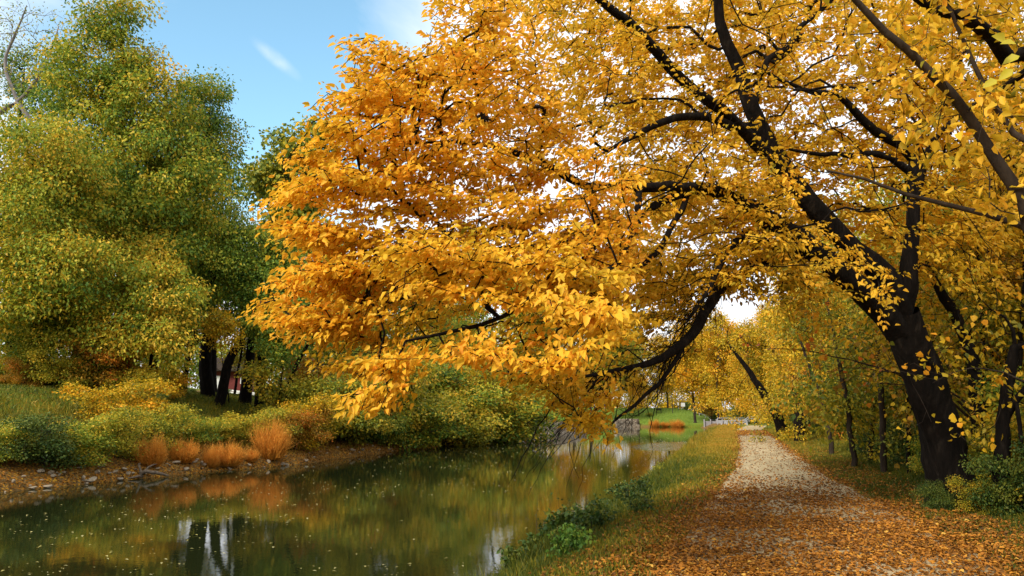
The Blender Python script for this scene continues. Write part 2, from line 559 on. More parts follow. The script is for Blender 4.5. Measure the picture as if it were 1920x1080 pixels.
l.new(r1.outputs[0], pb.inputs['Base Color'])
bp = N(n, 'ShaderNodeBump'); setin(bp, Strength=.5, Distance=.02); l.new(n2.outputs['Fac'], bp.inputs['Height']); l.new(bp.outputs[0], pb.inputs['Normal'])
l.new(pb.outputs[0], out.inputs[0])
M['path'] = m
ys = axis_pts([(-25, 40, .35), (40, 116, .7)])
cols = np.linspace(0, 1, 9)
PX = edge_l(ys)[:, None] * (1 - cols) + edge_r(ys)[:, None] * cols
PX = PX + np.where(ys > 84, (ys - 84) * .035, 0)[:, None]
PY = np.repeat(ys[:, None], 9, 1)
PZ = height(PX, PY) + .012 + .02 * np.sin(cols * PI)
ii = np.arange(PX.size).reshape(PX.shape)
path = mesh_obj('path', np.stack([PX, PY, PZ], -1).reshape(-1, 3), np.stack([ii[:-1, :-1], ii[:-1, 1:], ii[1:, 1:], ii[1:, :-1]], -1).reshape(-1, 4), m, smooth=True)
tag(path, 'pale crushed stone towpath strewn with fallen leaves', kind='structure')

# water
m, n, l, out = newmat('canal_water')
tc = N(n, 'ShaderNodeTexCoord')
pb = N(n, 'ShaderNodeBsdfPrincipled')
pb.inputs['Base Color'].default_value = (.013, .017, .005, 1)
setin(pb, Roughness=.015, IOR=1.33)
pb.inputs['Specular IOR Level'].default_value = .5
na = N(n, 'ShaderNodeTexNoise'); setin(na, Scale=3.2, Detail=4.0, Roughness=.6)
nb = N(n, 'ShaderNodeTexNoise'); setin(nb, Scale=9.0, Detail=3.0, Roughness=.6)
l.new(tc.outputs['Object'], na.inputs['Vector']); l.new(tc.outputs['Object'], nb.inputs['Vector'])
# patches where a breath of wind roughens the surface
geo = N(n, 'ShaderNodeSeparateXYZ'); l.new(tc.outputs['Object'], geo.inputs[0])


def gust(cx, cy, rx, ry):
    ax_ = mmath(n, l, 'POWER', mmath(n, l, 'ABSOLUTE', mmath(n, l, 'DIVIDE', mmath(n, l, 'SUBTRACT', geo.outputs[0], cx), rx)), 2.0)
    ay_ = mmath(n, l, 'POWER', mmath(n, l, 'ABSOLUTE', mmath(n, l, 'DIVIDE', mmath(n, l, 'SUBTRACT', geo.outputs[1], cy), ry)), 2.0)
    e_ = mmath(n, l, 'ADD', mmath(n, l, 'ADD', ax_, ay_), mmath(n, l, 'MULTIPLY', mmath(n, l, 'SUBTRACT', na.outputs['Fac'], .5), 1.2))
    return mmath(n, l, 'MULTIPLY', mmath(n, l, 'SUBTRACT', 1.0, e_, True), 3.0, True)


g1 = G(1252, 836, WZ); g2 = G(1180, 862, WZ)
gu = gust(g1[0] + .3, g1[1], 3.0, 9.0)
calm = mmath(n, l, 'ADD', mmath(n, l, 'MULTIPLY', na.outputs['Fac'], 1.0), mmath(n, l, 'MULTIPLY', nb.outputs['Fac'], .25))
b1 = N(n, 'ShaderNodeBump'); setin(b1, Strength=.22, Distance=.006); l.new(calm, b1.inputs['Height'])
b2 = N(n, 'ShaderNodeBump'); setin(b2, Distance=.03); nc = N(n, 'ShaderNodeTexNoise'); setin(nc, Scale=3.6, Detail=3.0, Roughness=.7); l.new(tc.outputs['Object'], nc.inputs['Vector']); l.new(nc.outputs['Fac'], b2.inputs['Height'])
l.new(mmath(n, l, 'MULTIPLY', gu, 1.0), b2.inputs['Strength'])
l.new(b1.outputs[0], b2.inputs['Normal'])
l.new(b2.outputs[0], pb.inputs['Normal'])
l.new(mmath(n, l, 'ADD', mmath(n, l, 'MULTIPLY', gu, .06), .012), pb.inputs['Roughness'])
l.new(pb.outputs[0], out.inputs[0])
ws = axis_pts([(-60, 0, 5), (0, 154, 1)])
wa, wb = xl(ws) - 1.0, xr(ws) + 1.0
WV = np.concatenate([np.stack([wa, ws, np.full(len(ws), WZ)], -1), np.stack([wb, ws, np.full(len(ws), WZ)], -1)])
k = len(ws)
ar = np.arange(k - 1)
water = mesh_obj('canal_water', WV, np.stack([ar, ar + k, ar + k + 1, ar + 1], -1), m)
tag(water, 'still dark green canal water mirroring the trees', kind='structure')


# ------------------------------------------------------------ leaves
def unit(v):
    return v / np.maximum(np.linalg.norm(v, axis=-1, keepdims=True), 1e-9)


def leaf_geo(pos, dr, nr, ln, wd, detail=False, fold=.25, droop=.15):
    dr = unit(dr)
    sd = unit(np.cross(dr, nr))
    up = np.cross(sd, dr)
    ln = ln[:, None]; wd = wd[:, None]
    n_ = len(pos)
    if detail:
        prof = [(0, 0, 0), (.28, .5, fold * .5), (.68, .36, fold * .36 - droop * .4), (1, 0, -droop), (.68, -.36, fold * .36 - droop * .4), (.28, -.5, fold * .5)]
        V = np.stack([pos + dr * ln * a + sd * wd * b + up * ln * c for a, b, c in prof], 1)
        b0 = (np.arange(n_) * 6)[:, None]
        F = np.concatenate([b0 + np.array([[0, 1, 2, 3]]), b0 + np.array([[0, 3, 4, 5]])], 1).reshape(-1, 4)
        return V.reshape(-1, 3), F, 2
    prof = [(0, 0, 0), (.42, .5, .08), (1, 0, -droop), (.42, -.5, .08)]
    V = np.stack([pos + dr * ln * a + sd * wd * b + up * ln * c for a, b, c in prof], 1)
    F = (np.arange(n_) * 4)[:, None] + np.array([[0, 1, 2, 3]])
    return V.reshape(-1, 3), F, 1


def scatter_leaves(name, cent, rad, per, size, mat, parent, origin, tint_c, tint_v=.2, aspect=.55, droop=.5, flat=.75, detail=False, rg=rng, nrand=.8):
    """leaves in loose ragged clusters round each centre"""
    nC = len(cent)
    cnt = np.maximum(1, rg.poisson(per, nC)) if np.isscalar(per) else np.maximum(1, rg.poisson(per))
    id_ = np.repeat(np.arange(nC), cnt)
    n_ = len(id_)
    off = rg.normal(size=(n_, 3))
    off = unit(off) * (rg.uniform(0, 1, n_) ** .45)[:, None] * rg.uniform(.75, 1.15, n_)[:, None]
    r_ = np.broadcast_to(np.asarray(rad, float), (nC,))[id_]
    off = off * r_[:, None] * np.array([1, 1, flat])
    pos = cent[id_] + off
    dr = unit(off) * .6 + rg.normal(size=(n_, 3)) * .55 + np.array([0, 0, -droop])
    nr = np.array([0, 0, 1.0]) + rg.normal(size=(n_, 3)) * nrand
    s = size * rg.uniform(.65, 1.3, n_)
    V, F, k_ = leaf_geo(pos, dr, nr, s, s * aspect, detail)
    t = np.clip(np.asarray(tint_c)[id_] + rg.normal(size=n_) * tint_v, 0, 1)
    return mesh_obj(name, V, F, mat, parent, np.repeat(t, k_), origin=origin)


# ------------------------------------------------------------ tree skeleton
class Skel:
    def __init__(self):
        self.p, self.par, self.r = [], [], []

    def node(self, p, par, r):
        self.p.append(np.asarray(p, float)); self.par.append(par); self.r.append(r)
        return len(self.p) - 1

    def limb(self, pts, rad, par=-1, step=.3):
        """smooth limb through 3d points; when par >= 0 it starts from that node"""
        pts = [np.asarray(q, float) for q in pts]
        rad = list(rad)
        if par >= 0:
            pts = [self.p[par]] + pts
            rad = [min(self.r[par], rad[0] * 1.15)] + rad
        n_ = len(pts)
        last = par
        ids = []
        for i in range(n_ - 1):
            p0 = pts[max(i - 1, 0)]; p1 = pts[i]; p2 = pts[i + 1]; p3 = pts[min(i + 2, n_ - 1)]
            L = np.linalg.norm(p2 - p1)
            m_ = max(1, int(L / step))
            for j in range(m_ + (1 if i == n_ - 2 else 0)):
                if i == 0 and j == 0 and par >= 0: continue
                t = j / m_
                q = .5 * (2 * p1 + (p2 - p0) * t + (2 * p0 - 5 * p1 + 4 * p2 - p3) * t * t + (3 * p1 - p0 - 3 * p2 + p3) * t ** 3)
                w = rng.normal(size=3) * .018 * min(1, L) if 0 < j < m_ else 0
                last = self.node(q + w, last, rad[i] * (1 - t) + rad[i + 1] * t)
                ids.append(last)
        return ids

    def grow(self, tips, step=.35, tip_r=.004, pref=.6, sag=.1, start=0, power=2.4, wob=.06, rmax=.05):
        n0 = len(self.p)
        cap = 4096
        A = np.zeros((cap, 3)); D = np.zeros((cap, 3))
        A[:n0] = np.array(self.p) if n0 <= cap else 0
        for i in range(n0):
            j = self.par[i]
            D[i] = unit(A[i] - A[j]) if j >= 0 else (0, 0, 1)
        cnt = n0
        tip_ids = []
        root = A[0]
        order = np.argsort(np.min(np.linalg.norm(tips[:, None, :] - A[None, start:n0:3, :], axis=2), axis=1))
        for ti in order:
            t = tips[ti]
            dv = t - A[start:cnt]
            dist = np.linalg.norm(dv, axis=1) + 1e-6
            cs = np.einsum('ij,ij->i', dv, D[start:cnt]) / dist
            j = int(np.argmin(dist * (1 + pref * (1 - cs)))) + start
            L = dist[j - start]
            if L < .02:
                tip_ids.append(j); continue
            m_ = max(1, int(round(L / step)))
            a = A[j]; d0 = D[j]
            c1 = a + d0 * L * .35
            c2 = t - np.array([0, 0, -sag]) * L * .5 - (t - a) * .25
            prev = j
            for q in range(1, m_ + 1):
                u = q / m_
                pt = (1 - u) ** 3 * a + 3 * (1 - u) ** 2 * u * c1 + 3 * (1 - u) * u * u * c2 + u ** 3 * t
                if q < m_: pt = pt + rng.normal(size=3) * wob * step
                if cnt >= cap:
                    A = np.concatenate([A, np.zeros((cap, 3))]); D = np.concatenate([D, np.zeros((cap, 3))]); cap *= 2
                self.p.append(pt); self.par.append(prev); self.r.append(0)
                A[cnt] = pt; D[cnt] = unit(pt - A[prev])
                prev = cnt; cnt += 1
            tip_ids.append(prev)
        w = np.zeros(cnt)
        r = np.array(self.r)
        for i in range(cnt - 1, -1, -1):
            if w[i] == 0: w[i] = 1
            if self.par[i] >= 0 and self.par[i] >= 0: w[self.par[i]] += w[i]
        grown = tip_r * w ** (1 / power)
        for i in range(n0, cnt): r[i] = min(grown[i], rmax)
        self.r = list(r)
        dirs = np.zeros((len(tips), 3)); dirs[order] = D[tip_ids]
        return dirs

    def tubes(self, gid=None, g=None):
        """one tapered tube per chain; gid/g pick the nodes of one limb"""
        n_ = len(self.p)
        p = np.array(self.p); r = np.array(self.r)
        gid = np.zeros(n_, int) if gid is None else gid
        g = 0 if g is None else g
        kids = [[] for _ in range(n_)]
        starts = []
        for i, j in enumerate(self.par):
            if gid[i] != g: continue
            if j >= 0 and gid[j] == g: kids[j].append(i)
            else: starts.append(i)
        V, F4, base = [], [], 0
        stack = list(starts)
        while stack:
            s = stack.pop()
            ch = [s]
            if self.par[s] >= 0: ch = [self.par[s], s]
            c = s
            while kids[c]:
                ks = sorted(kids[c], key=lambda z: -r[z])
                stack += ks[1:]
                ch.append(ks[0]); c = ks[0]
            if len(ch) < 2: continue
            rr_ = r[ch].copy()
            if self.par[s] >= 0: rr_[0] = rr_[1]
            pts = p[ch]
            mr_ = rr_.max()
            k_ = 18 if mr_ > .15 else 9 if mr_ > .05 else 5 if mr_ > .018 else 3
            tg = unit(np.gradient(pts, axis=0))
            ref = np.array([.31, .22, .93]) if abs(unit(pts[-1] - pts[0])[2]) < .8 else np.array([.95, .2, .1])
            u = unit(np.cross(tg, ref)); v = np.cross(tg, u)
            an = np.arange(k_) * 2 * PI / k_
            ring = rr_[:, None, None] * (np.cos(an)[None, :, None] * u[:, None, :] + np.sin(an)[None, :, None] * v[:, None, :])
            if mr_ > .1:
                ph = rng.uniform(0, 6)
                q_ = np.arange(len(ch))[:, None]
                ring = ring * (1 + .07 * np.sin(an[None, :] * 3 + ph + q_ * .25) + .05 * np.sin(an[None, :] * 5 + q_ * .6 + ph))[:, :, None]
            ring = pts[:, None, :] + ring
            V.append(ring.reshape(-1, 3))
            m_ = len(ch)
            ix = base + np.arange(m_ * k_).reshape(m_, k_)
            F4.append(np.stack([ix[:-1], np.roll(ix[:-1], -1, 1), np.roll(ix[1:], -1, 1), ix[1:]], -1).reshape(-1, 4))
            base += m_ * k_
        return np.concatenate(V), np.concatenate(F4)


def crown_tips(blobs, n_, rg=rng, shell=.45):
    """cluster centres spread through ellipsoids (centre, radii), thicker towards the outside"""
    vol = np.array([b[1][0] * b[1][1] + b[1][1] * b[1][2] + b[1][0] * b[1][2] for b in blobs])
    id_ = rg.choice(len(blobs), n_, p=vol / vol.sum())
    d = unit(rg.normal(size=(n_, 3)))
    rad = shell + (1 - shell) * rg.uniform(0, 1, n_) ** .6
    c = np.array([b[0] for b in blobs], float)[id_]
    s = np.array([b[1] for b in blobs], float)[id_]
    return c + d * s * rad[:, None]


def make_tree(name, base, blobs, n_cl, per, leaf, mat, label, cat='tree', group=None, trunk=None, tr=.3, cl_r=.9, tint=(.5, .18), bark='bark2', droop=.5, aspect=.55, seed=0, flat=.75, stems=1, step=.7, tipr=.013, nrand=.8, gap=0.0):
    rg = np.random.default_rng(seed)
    base = np.asarray(base, float)
    sk = Skel()
    blobs = [(np.asarray(b[0], float), np.asarray(b[1], float)) for b in blobs]
    tips = crown_tips(blobs, n_cl, rg)
    tips[:, 2] = np.maximum(tips[:, 2], height(tips[:, 0], tips[:, 1]) + .25 * cl_r)
    e = empty(name, base, label, cat, group)
    tops = sorted(blobs, key=lambda b: b[0][2])
    for s_ in range(stems):
        b0 = base + (np.array([rg.normal() * tr * 2.2, rg.normal() * tr * 2.2, 0]) if s_ else 0)
        if trunk is not None and s_ == 0:
            pts = [np.asarray(q, float) for q in trunk]
        else:
            tgt = tops[-1 - (s_ % len(tops))][0]
            m1 = b0 + (tgt - b0) * .45 + rg.normal(size=3) * tr * 1.2
            pts = [b0 - np.array([0, 0, .15]), b0 + np.array([0, 0, .3]), m1, tgt]
        rad = np.linspace(1, .22, len(pts)) * tr
        rad[0] = tr * 1.35
        sk.limb(pts, rad, step=max(.5, step))
    sk.grow(tips, step=step, tip_r=tipr, sag=-.1, rmax=tr * .6, wob=.12)
    V, F = sk.tubes()
    mesh_obj('trunk', V, F, M[bark], e, smooth=True, origin=base)
    # colour drifts from clump to clump as well as leaf to leaf
    tc_ = np.clip(rg.normal(tint[0], tint[1], len(tips)), 0, 1)
    rs = cl_r * rg.uniform(.45, 1.3, len(tips))
    scatter_leaves('crown', tips, rs, per * (rs / cl_r) ** 2, leaf, M[mat], e, base, tc_, .26, aspect=aspect, droop=droop, flat=flat, rg=rg, nrand=nrand)
    return e


# ------------------------------------------------------------ the big golden tree over the water
def inpoly(px, py, poly):
    x, y = np.array(poly, float).T
    ins = np.zeros(px.shape, bool)
    j = len(x) - 1
    for i in range(len(x)):
        c = ((y[i] > py) != (y[j] > py)) & (px < (x[j] - x[i]) * (py - y[i]) / (y[j] - y[i] + 1e-9) + x[i])
        ins ^= c
        j = i
    return ins


def fill(poly, n_, depth, rg=rng):
    """points through the volume behind an outline; depth(px,py,u) gives metres"""
    a = np.array(poly, float)
    lo, hi = a.min(0), a.max(0)
    px, py = [], []
    while sum(len(q) for q in px) < n_:
        x = rg.uniform(lo[0], hi[0], n_ * 2); y = rg.uniform(lo[1], hi[1], n_ * 2)
        k_ = inpoly(x, y, poly)
        px.append(x[k_]); py.append(y[k_])
    px = np.concatenate(px)[:n_]; py = np.concatenate(py)[:n_]
    d = depth(px, py, rg.uniform(0, 1, n_))
    return P(px, py, d)


def L3(pts):
    return [P(a, b, d) for a, b, d, r_ in pts], [q[3] for q in pts]


hero = Skel()
hb = P(1800, 958, 13.25)
hb[2] = 0.08
tp, trd = L3([(1797, 975, 13.25, .66), (1790, 935, 13.25, .46), (1778, 880, 13.2, .365), (1760, 800, 13.2, .33), (1732, 710, 13.1, .315), (1706, 640, 13.05, .31), (1690, 585, 13.0, .29)])
T = hero.limb(tp, trd, step=.18)
tl = T[-1]
limbs = {}


def limb(key, frm, pts):
    a, b = L3(pts)
    limbs[key] = hero.limb(a, b, par=frm, step=.25)
    return limbs[key]


def near(ids, px, py):
    q = [proj(hero.p[i])[:2] for i in ids]
    return ids[int(np.argmin([(a - px) ** 2 + (b - py) ** 2 for a, b in q]))]


A = limb('A', T[-3], [(1640, 568, 12.9, .22), (1590, 525, 12.6, .19), (1520, 468, 12.2, .175), (1450, 418, 11.7, .15), (1380, 375, 11.1, .115), (1300, 352, 10.5, .08), (1200, 352, 9.9, .06), (1100, 350, 9.4, .05), (1060, 330, 9.2, .05), (1000, 298, 8.9, .042), (930, 275, 8.7, .03), (835, 265, 8.5, .018), (740, 275, 8.4, .01)])
A2 = limb('A2', near(A, 1300, 352), [(1200, 405, 10.0, .055), (1130, 440, 9.6, .048), (1060, 458, 9.2, .045), (940, 468, 8.8, .04), (860, 485, 8.4, .028), (770, 498, 8.1, .015)])
B = limb('B', tl, [(1660, 520, 12.9, .21), (1600, 470, 12.8, .18), (1540, 405, 12.6, .165), (1480, 330, 12.4, .148), (1440, 270, 12.2, .134), (1410, 205, 12.1, .12), (1382, 120, 12.1, .10), (1350, 40, 12, .08), (1345, -60, 12, .065), (1330, -250, 12.2, .035)])
B2 = limb('B2', near(B, 1480, 330), [(1400, 250, 12.0, .098), (1330, 190, 11.5, .088), (1260, 130, 11.1, .078), (1200, 62, 10.7, .065), (1130, 5, 10.3, .055), (1050, -70, 10, .04), (960, -160, 9.8, .02)])
B3 = limb('B3', near(B2, 1400, 250), [(1350, 228, 11.6, .07), (1290, 218, 11.2, .06), (1220, 238, 10.8, .05), (1170, 265, 10.4, .035), (1110, 300, 10, .02)])
B4 = limb('B4', near(B, 1405, 190), [(1440, 110, 12.4, .05), (1480, 90, 12.6, .06), (1500, 50, 12.8, .045), (1560, 0, 13, .03), (1640, -80, 13, .02)])
Cc = limb('C', tl, [(1702, 540, 12.9, .17), (1704, 490, 12.9, .135), (1712, 430, 12.9, .11), (1712, 370, 12.9, .10), (1714, 300, 12.9, .095)])
C1 = limb('C1', Cc[-1], [(1690, 272, 12.8, .085), (1640, 245, 12.5, .075), (1600, 205, 12.3, .065), (1575, 180, 12.1, .05), (1500, 165, 11.8, .035), (1430, 130, 11.6, .02)])
C2 = limb('C2', Cc[-1], [(1722, 250, 13, .06), (1745, 225, 13.1, .05), (1770, 190, 13.2, .04), (1800, 120, 13.4, .03), (1840, 30, 13.6, .02)])
C3 = limb('C3', near(Cc, 1712, 320), [(1670, 296, 12.7, .06), (1610, 287, 12.4, .05), (1540, 290, 12.1, .035), (1480, 280, 11.8, .02)])
C4 = limb('C4', near(Cc, 1712, 400), [(1745, 270, 12.6, .05), (1775, 235, 12.5, .035), (1850, 180, 12.4, .02)])
D = limb('D', near(A, 1520, 468), [(1470, 478, 12.0, .10), (1400, 508, 11.5, .09), (1345, 548, 11, .08), (1312, 605, 10.4, .075), (1285, 640, 10.0, .065), (1240, 672, 9.6, .05), (1180, 690, 9.2, .035), (1120, 702, 8.8, .022), (1060, 712, 8.5, .012)])
D2 = limb('D2', near(D, 1470, 478), [(1400, 440, 11.2, .05), (1360, 480, 10.8, .045), (1330, 540, 10.4, .035), (1290, 600, 10, .02)])
D3 = limb('D3', near(D, 1290, 635), [(1250, 700, 9.6, .03), (1190, 760, 9.0, .022), (1140, 800, 8.5, .012)])
E_ = limb('E', near(A, 1100, 350), [(1120, 420, 9.2, .045), (1100, 480, 8.6, .035), (1010, 560, 7.8, .03), (900, 610, 7.2, .022), (760, 640, 6.9, .012)])
E2 = limb('E2', near(A, 1200, 352), [(1190, 430, 8.8, .04), (1150, 500, 7.8, .035), (1110, 560, 6.9, .03), (1050, 600, 6.3, .02)])
E3 = limb('E3', near(A, 1300, 352), [(1235, 470, 9.8, .04), (1150, 530, 9, .04), (1090, 570, 8.4, .03)])

# bare whips hanging from the drooping limb
whips = []
for k_ in range(85):
    j_ = D[int(len(D) * rng.uniform(.28, .98))] if k_ % 4 else D2[int(len(D2) * rng.uniform(.3, .99))]
    p0 = hero.p[j_]
    L_ = rng.uniform(.5, 1.5)
    hd = -RGT * rng.uniform(.5, 1.2) - np.array([0, 0, 1]) * rng.uniform(.1, 1.2) + FWD * rng.normal() * .7
    hd = unit(hd)
    q1 = p0 + (hd * .75 + np.array([0, 0, .06]) + rng.normal(size=3) * .22) * L_ * .5
    q2 = p0 + hd * L_ + np.array([0, 0, -.22 * L_]) + rng.normal(size=3) * .10
    r0 = rng.uniform(.007, .014)
    w_ = hero.limb([q1, q2], [r0 * .7, .002], par=j_, step=.12)
    whips += w_
    if rng.uniform() < .8: hero.limb([hero.p[w_[len(w_) // 3]] + unit(hd + rng.normal(size=3) * .6) * L_ * .3, hero.p[w_[len(w_) // 3]] + unit(hd + rng.normal(size=3) * .5) * L_ * .55], [.005, .002], par=w_[len(w_) // 3], step=.12)
    if rng.uniform() < .6:
        hero.limb([hero.p[w_[len(w_) // 2]] + unit(hd + rng.normal(size=3) * .5) * L_ * .4], [.003], par=w_[len(w_) // 2], step=.2)

u2 = lambda lo, hi: (lambda px, py, u: lo + (hi - lo) * u)
LEFT = [(790, -10), (800, 90), (785, 130), (700, 90), (655, 100), (655, 190), (610, 200), (585, 250), (555, 300), (545, 345), (545, 372), (505, 385), (530, 430), (560, 470), (545, 520), (490, 572), (530, 605), (590, 640), (680, 610), (780, 570), (900, 555), (1060, 590), (1190, 570), (1200, 300), (1060, 200), (1000, 60), (960, -10)]
sets = [
    (LEFT, 2450, lambda px, py, u: 7.3 + 3.4 * u * np.clip((px - 460) / 350, .25, 1), 1.0, .60),
    ([(700, 440), (1060, 430), (1190, 590), (1185, 645), (1120, 640), (1000, 575), (860, 540), (700, 530)], 300, u2(6.2, 7.4), .95, .50),
    ([(1010, 555), (1180, 595), (1175, 645), (1120, 655), (1040, 625)], 45, u2(5.4, 6.1), 1.0, .52),
    ([(815, 655), (900, 630), (1000, 640), (1090, 655), (1070, 690), (960, 700), (850, 668)], 60, u2(6.0, 6.8), 1.0, .62),
    ([(625, 745), (690, 680), (775, 672), (740, 720), (680, 765)], 50, u2(6.4, 7.0), 1.0, .60),
    ([(560, 600), (700, 640), (760, 690), (640, 700), (570, 665)], 60, u2(7.6, 8.4), .9, .55),
    ([(925, 690), (1060, 690), (1140, 760), (1150, 815), (1080, 832), (1050, 770), (960, 720)], 110, u2(7.6, 9.0), .8, .40),
    ([(1130, 700), (1240, 730), (1180, 790), (1110, 790)], 40, u2(7.8, 9), .8, .5),
    ([(960, -10), (1000, 60), (1060, 200), (1200, 300), (1190, 600), (1300, 600), (1340, 480), (1500, 500), (1620, 560), (1680, 640), (1720, 520), (1920, 560), (1920, -10)], 4300, lambda px, py, u: np.where(u < .14, 8.5 + 20 * u, 12.4 + 5.2 * u), .9, .48),
    ([(1040, 640), (1180, 600), (1330, 560), (1320, 660), (1200, 760), (1080, 700)], 130, u2(10.4, 12.0), .30, .25),
    ([(820, -300), (790, -10), (1920, -10), (1920, -300), (1700, -420), (1200, -430)], 900, lambda px, py, u: 8.5 + 6 * u, .9, .5),
    ([(560, 470), (1100, 430), (1180, 600), (1000, 640), (640, 650)], 120, u2(9.5, 11.5), .7, .4),
    ([(600, 640), (780, 570), (1060, 590), (1120, 680), (960, 700), (700, 680)], 190, u2(8.6, 10.4), .38, .35),
    ([(1380, 540), (1500, 500), (1620, 580), (1560, 640), (1450, 600)], 40, u2(11, 13), .6, .5),
    ([(1150, 290), (1460, 320), (1510, 490), (1340, 530), (1200, 620), (1120, 560)], 900, u2(10.3, 14), .85, .42),
    ([(1300, 470), (1500, 470), (1600, 545), (1440, 560), (1330, 560)], 160, u2(10.5, 12.8), .8, .35),
    ([(1000, 0), (1920, 0), (1920, 330), (1200, 300)], 900, u2(12.3, 17), .85, .45),
]
tipP, leafy, tnt = [], [], []
for poly, n_, df, lf, tn in sets:
    q = fill(poly, n_, df)
    # gather the tips into sprays with gaps between them
    tipP.append(q); leafy.append(np.full(len(q), lf)); tnt.append(np.full(len(q), tn))
tipP = np.concatenate(tipP); leafy = np.concatenate(leafy); tnt = np.concatenate(tnt)
cl = np.sin(tipP[:, 0] * 2.1 + 1.3 * np.sin(tipP[:, 2] * 1.7)) + np.sin(tipP[:, 1] * 1.6 + 2.0) + 1.4 * np.sin(tipP[:, 2] * 4.2 + tipP[:, 0] * 1.1 + np.sin(tipP[:, 1] * 1.3))
qx, qy, qd = [], [], []
v = tipP - CAMP
dd = v @ FWD
qx = 960 + (v @ RGT) / dd * FPX
keep = (cl > -1.2) | (qx < 950) & (cl > -2.0) | (dd < 7.3)
tipP, leafy, tnt, qx = tipP[keep], leafy[keep], tnt[keep], qx[keep]
# boughs lie in gently drooping layers
rt = np.linalg.norm(tipP[:, :2] - hb[:2], axis=1)
zz = tipP[:, 2] + .16 * rt + .25 * np.sin(tipP[:, 0] * .9 + tipP[:, 1] * 1.3)
lay = .46
sn = (np.round(zz / lay) * lay - zz) * rng.choice([.2, .5, .85], len(zz))
tipP = tipP + np.stack([0 * sn, 0 * sn, sn], -1)
# single shoots standing out beyond the rim of the crown
LA = np.array(LEFT, float)
rim = []
for i in range(1, 18):
    for k_ in range(7):
        t_ = rng.uniform(0, 1)
        e0, e1 = LA[i], LA[(i + 1) % len(LA)]
        q_ = e0 + (e1 - e0) * t_
        nrm_ = q_ - np.array([900, 340.0])
        q_ = q_ + nrm_ / np.linalg.norm(nrm_) * rng.uniform(4, 34)
        rim.append(P(q_[0], q_[1], 7.6 + rng.uniform(0, 1.2)))
rim = np.array(rim)
tipP = np.concatenate([tipP, rim]); leafy = np.concatenate([leafy, np.full(len(rim), .8)]); tnt = np.concatenate([tnt, np.full(len(rim), .6)])
nlimb = len(hero.p)
tdir = hero.grow(tipP, step=.22, tip_r=.0042, pref=.75, sag=.12, start=len(T) - 2, power=2.15, wob=.10, rmax=.045)
gid = np.zeros(len(hero.p), int)
keys = list(limbs)
for ki, kk in enumerate(keys):
    for i in limbs[kk]: gid[i] = ki + 1
named = set(i for kk in keys for i in limbs[kk]) | set(T)
for i in range(len(hero.p)):
    if i not in named: gid[i] = gid[hero.par[i]]
hero_e = empty('golden_tree', hb, 'large leaning tree with black trunk and golden orange crown arching over the canal', 'tree')
V, F = hero.tubes(gid, 0)
mesh_obj('trunk', V, F, M['bark'], hero_e, smooth=True, origin=hb)
for ki, kk in enumerate(keys):
    V, F = hero.tubes(gid, ki + 1)
    mesh_obj('limb', V, F, M['bark'], hero_e, smooth=True, origin=hb)
# leaves: alternate along the last stretch of every twig, drooping away from the trunk
axis = hb + np.array([-2.0, -1.2, 0])
per = 17
n_ = len(tipP)
rep = np.repeat(np.arange(n_), per)
sel = rng.uniform(0, 1, len(rep)) < leafy[rep]
rep = rep[sel]
outw = tipP - axis; outw[:, 2] *= .25; outw = unit(outw)
td = unit(tdir * .7 + outw * .6 + np.array([0, 0, -.12]))
u = rng.uniform(0, 1, len(rep))
side = np.where(rng.uniform(0, 1, len(rep)) < .5, -1, 1)
tdr = td[rep]
sidev = unit(np.cross(tdr, np.array([0, 0, 1.0]) + rng.normal(size=(n_, 3))[rep] * .35))
lp = tipP[rep] - tdr * (u * .42 - .04)[:, None] + sidev * side[:, None] * .02 + rng.normal(size=(len(rep), 3)) * np.array([.05, .05, .022])
ld = tdr * .55 + sidev * (side * .75)[:, None] + outw[rep] * .3 + np.array([0, 0, -.42]) + rng.normal(size=(len(rep), 3)) * .28
ln_ = np.cross(sidev, tdr) * np.sign(np.cross(sidev, tdr)[:, 2:3] + 1e-6) + rng.normal(size=(len(rep), 3)) * .40
dep = (tipP - CAMP) @ FWD
sz = .079 * rng.uniform(.45, 1.3, len(rep)) * (1 + .075 * np.maximum(dep[rep] - 9.5, 0))
V, F, k_ = leaf_geo(lp, ld, ln_, sz, sz * rng.uniform(.45, .6, len(rep)), True, .3, .18)
tt = np.clip(tnt[rep] + rng.normal(size=n_)[rep] * .10 + rng.normal(size=len(rep)) * .12, 0, 1)
mesh_obj('crown', V, F, M['gold'], hero_e, np.repeat(tt, k_), origin=hb)
print('hero nodes', len(hero.p), 'leaves', len(rep))

# a clump of dead leaves caught in the outer twigs
cp = P(907, 221, 7.6)
V, F, k_ = leaf_geo(cp + rng.normal(size=(26, 3)) * .016, rng.normal(size=(26, 3)) + np.array([0, 0, -.6]), rng.normal(size=(26, 3)), np.full(26, .07), np.full(26, .045), True)
mesh_obj('dead_leaf_clump', V, F, M['bark2'], hero_e, np.full(52, .5), origin=hb)

# ------------------------------------------------------------ tree overhanging from the right, its trunk outside the frame
ob = np.array([5.5, 7.6, 0.1])
over = Skel()
OT = over.limb([ob - [0, 0, .3], ob + [0, 0, .4], ob + [.1, .1, 1.8], ob + [.15, .3, 3.2], ob + [.3, .5, 4.8], ob + [.2, .9, 6.5], ob + [.6, 1.2, 8.5], ob + [.5, 1.8, 11]], [.24, .2, .17, .14, .12, .09, .06, .02], step=.3)


def olimb(z, pts):
    i = min(OT, key=lambda j: abs(over.p[j][2] - z))
    a, b = L3(pts)
    return over.limb(a, b, par=i, step=.25)


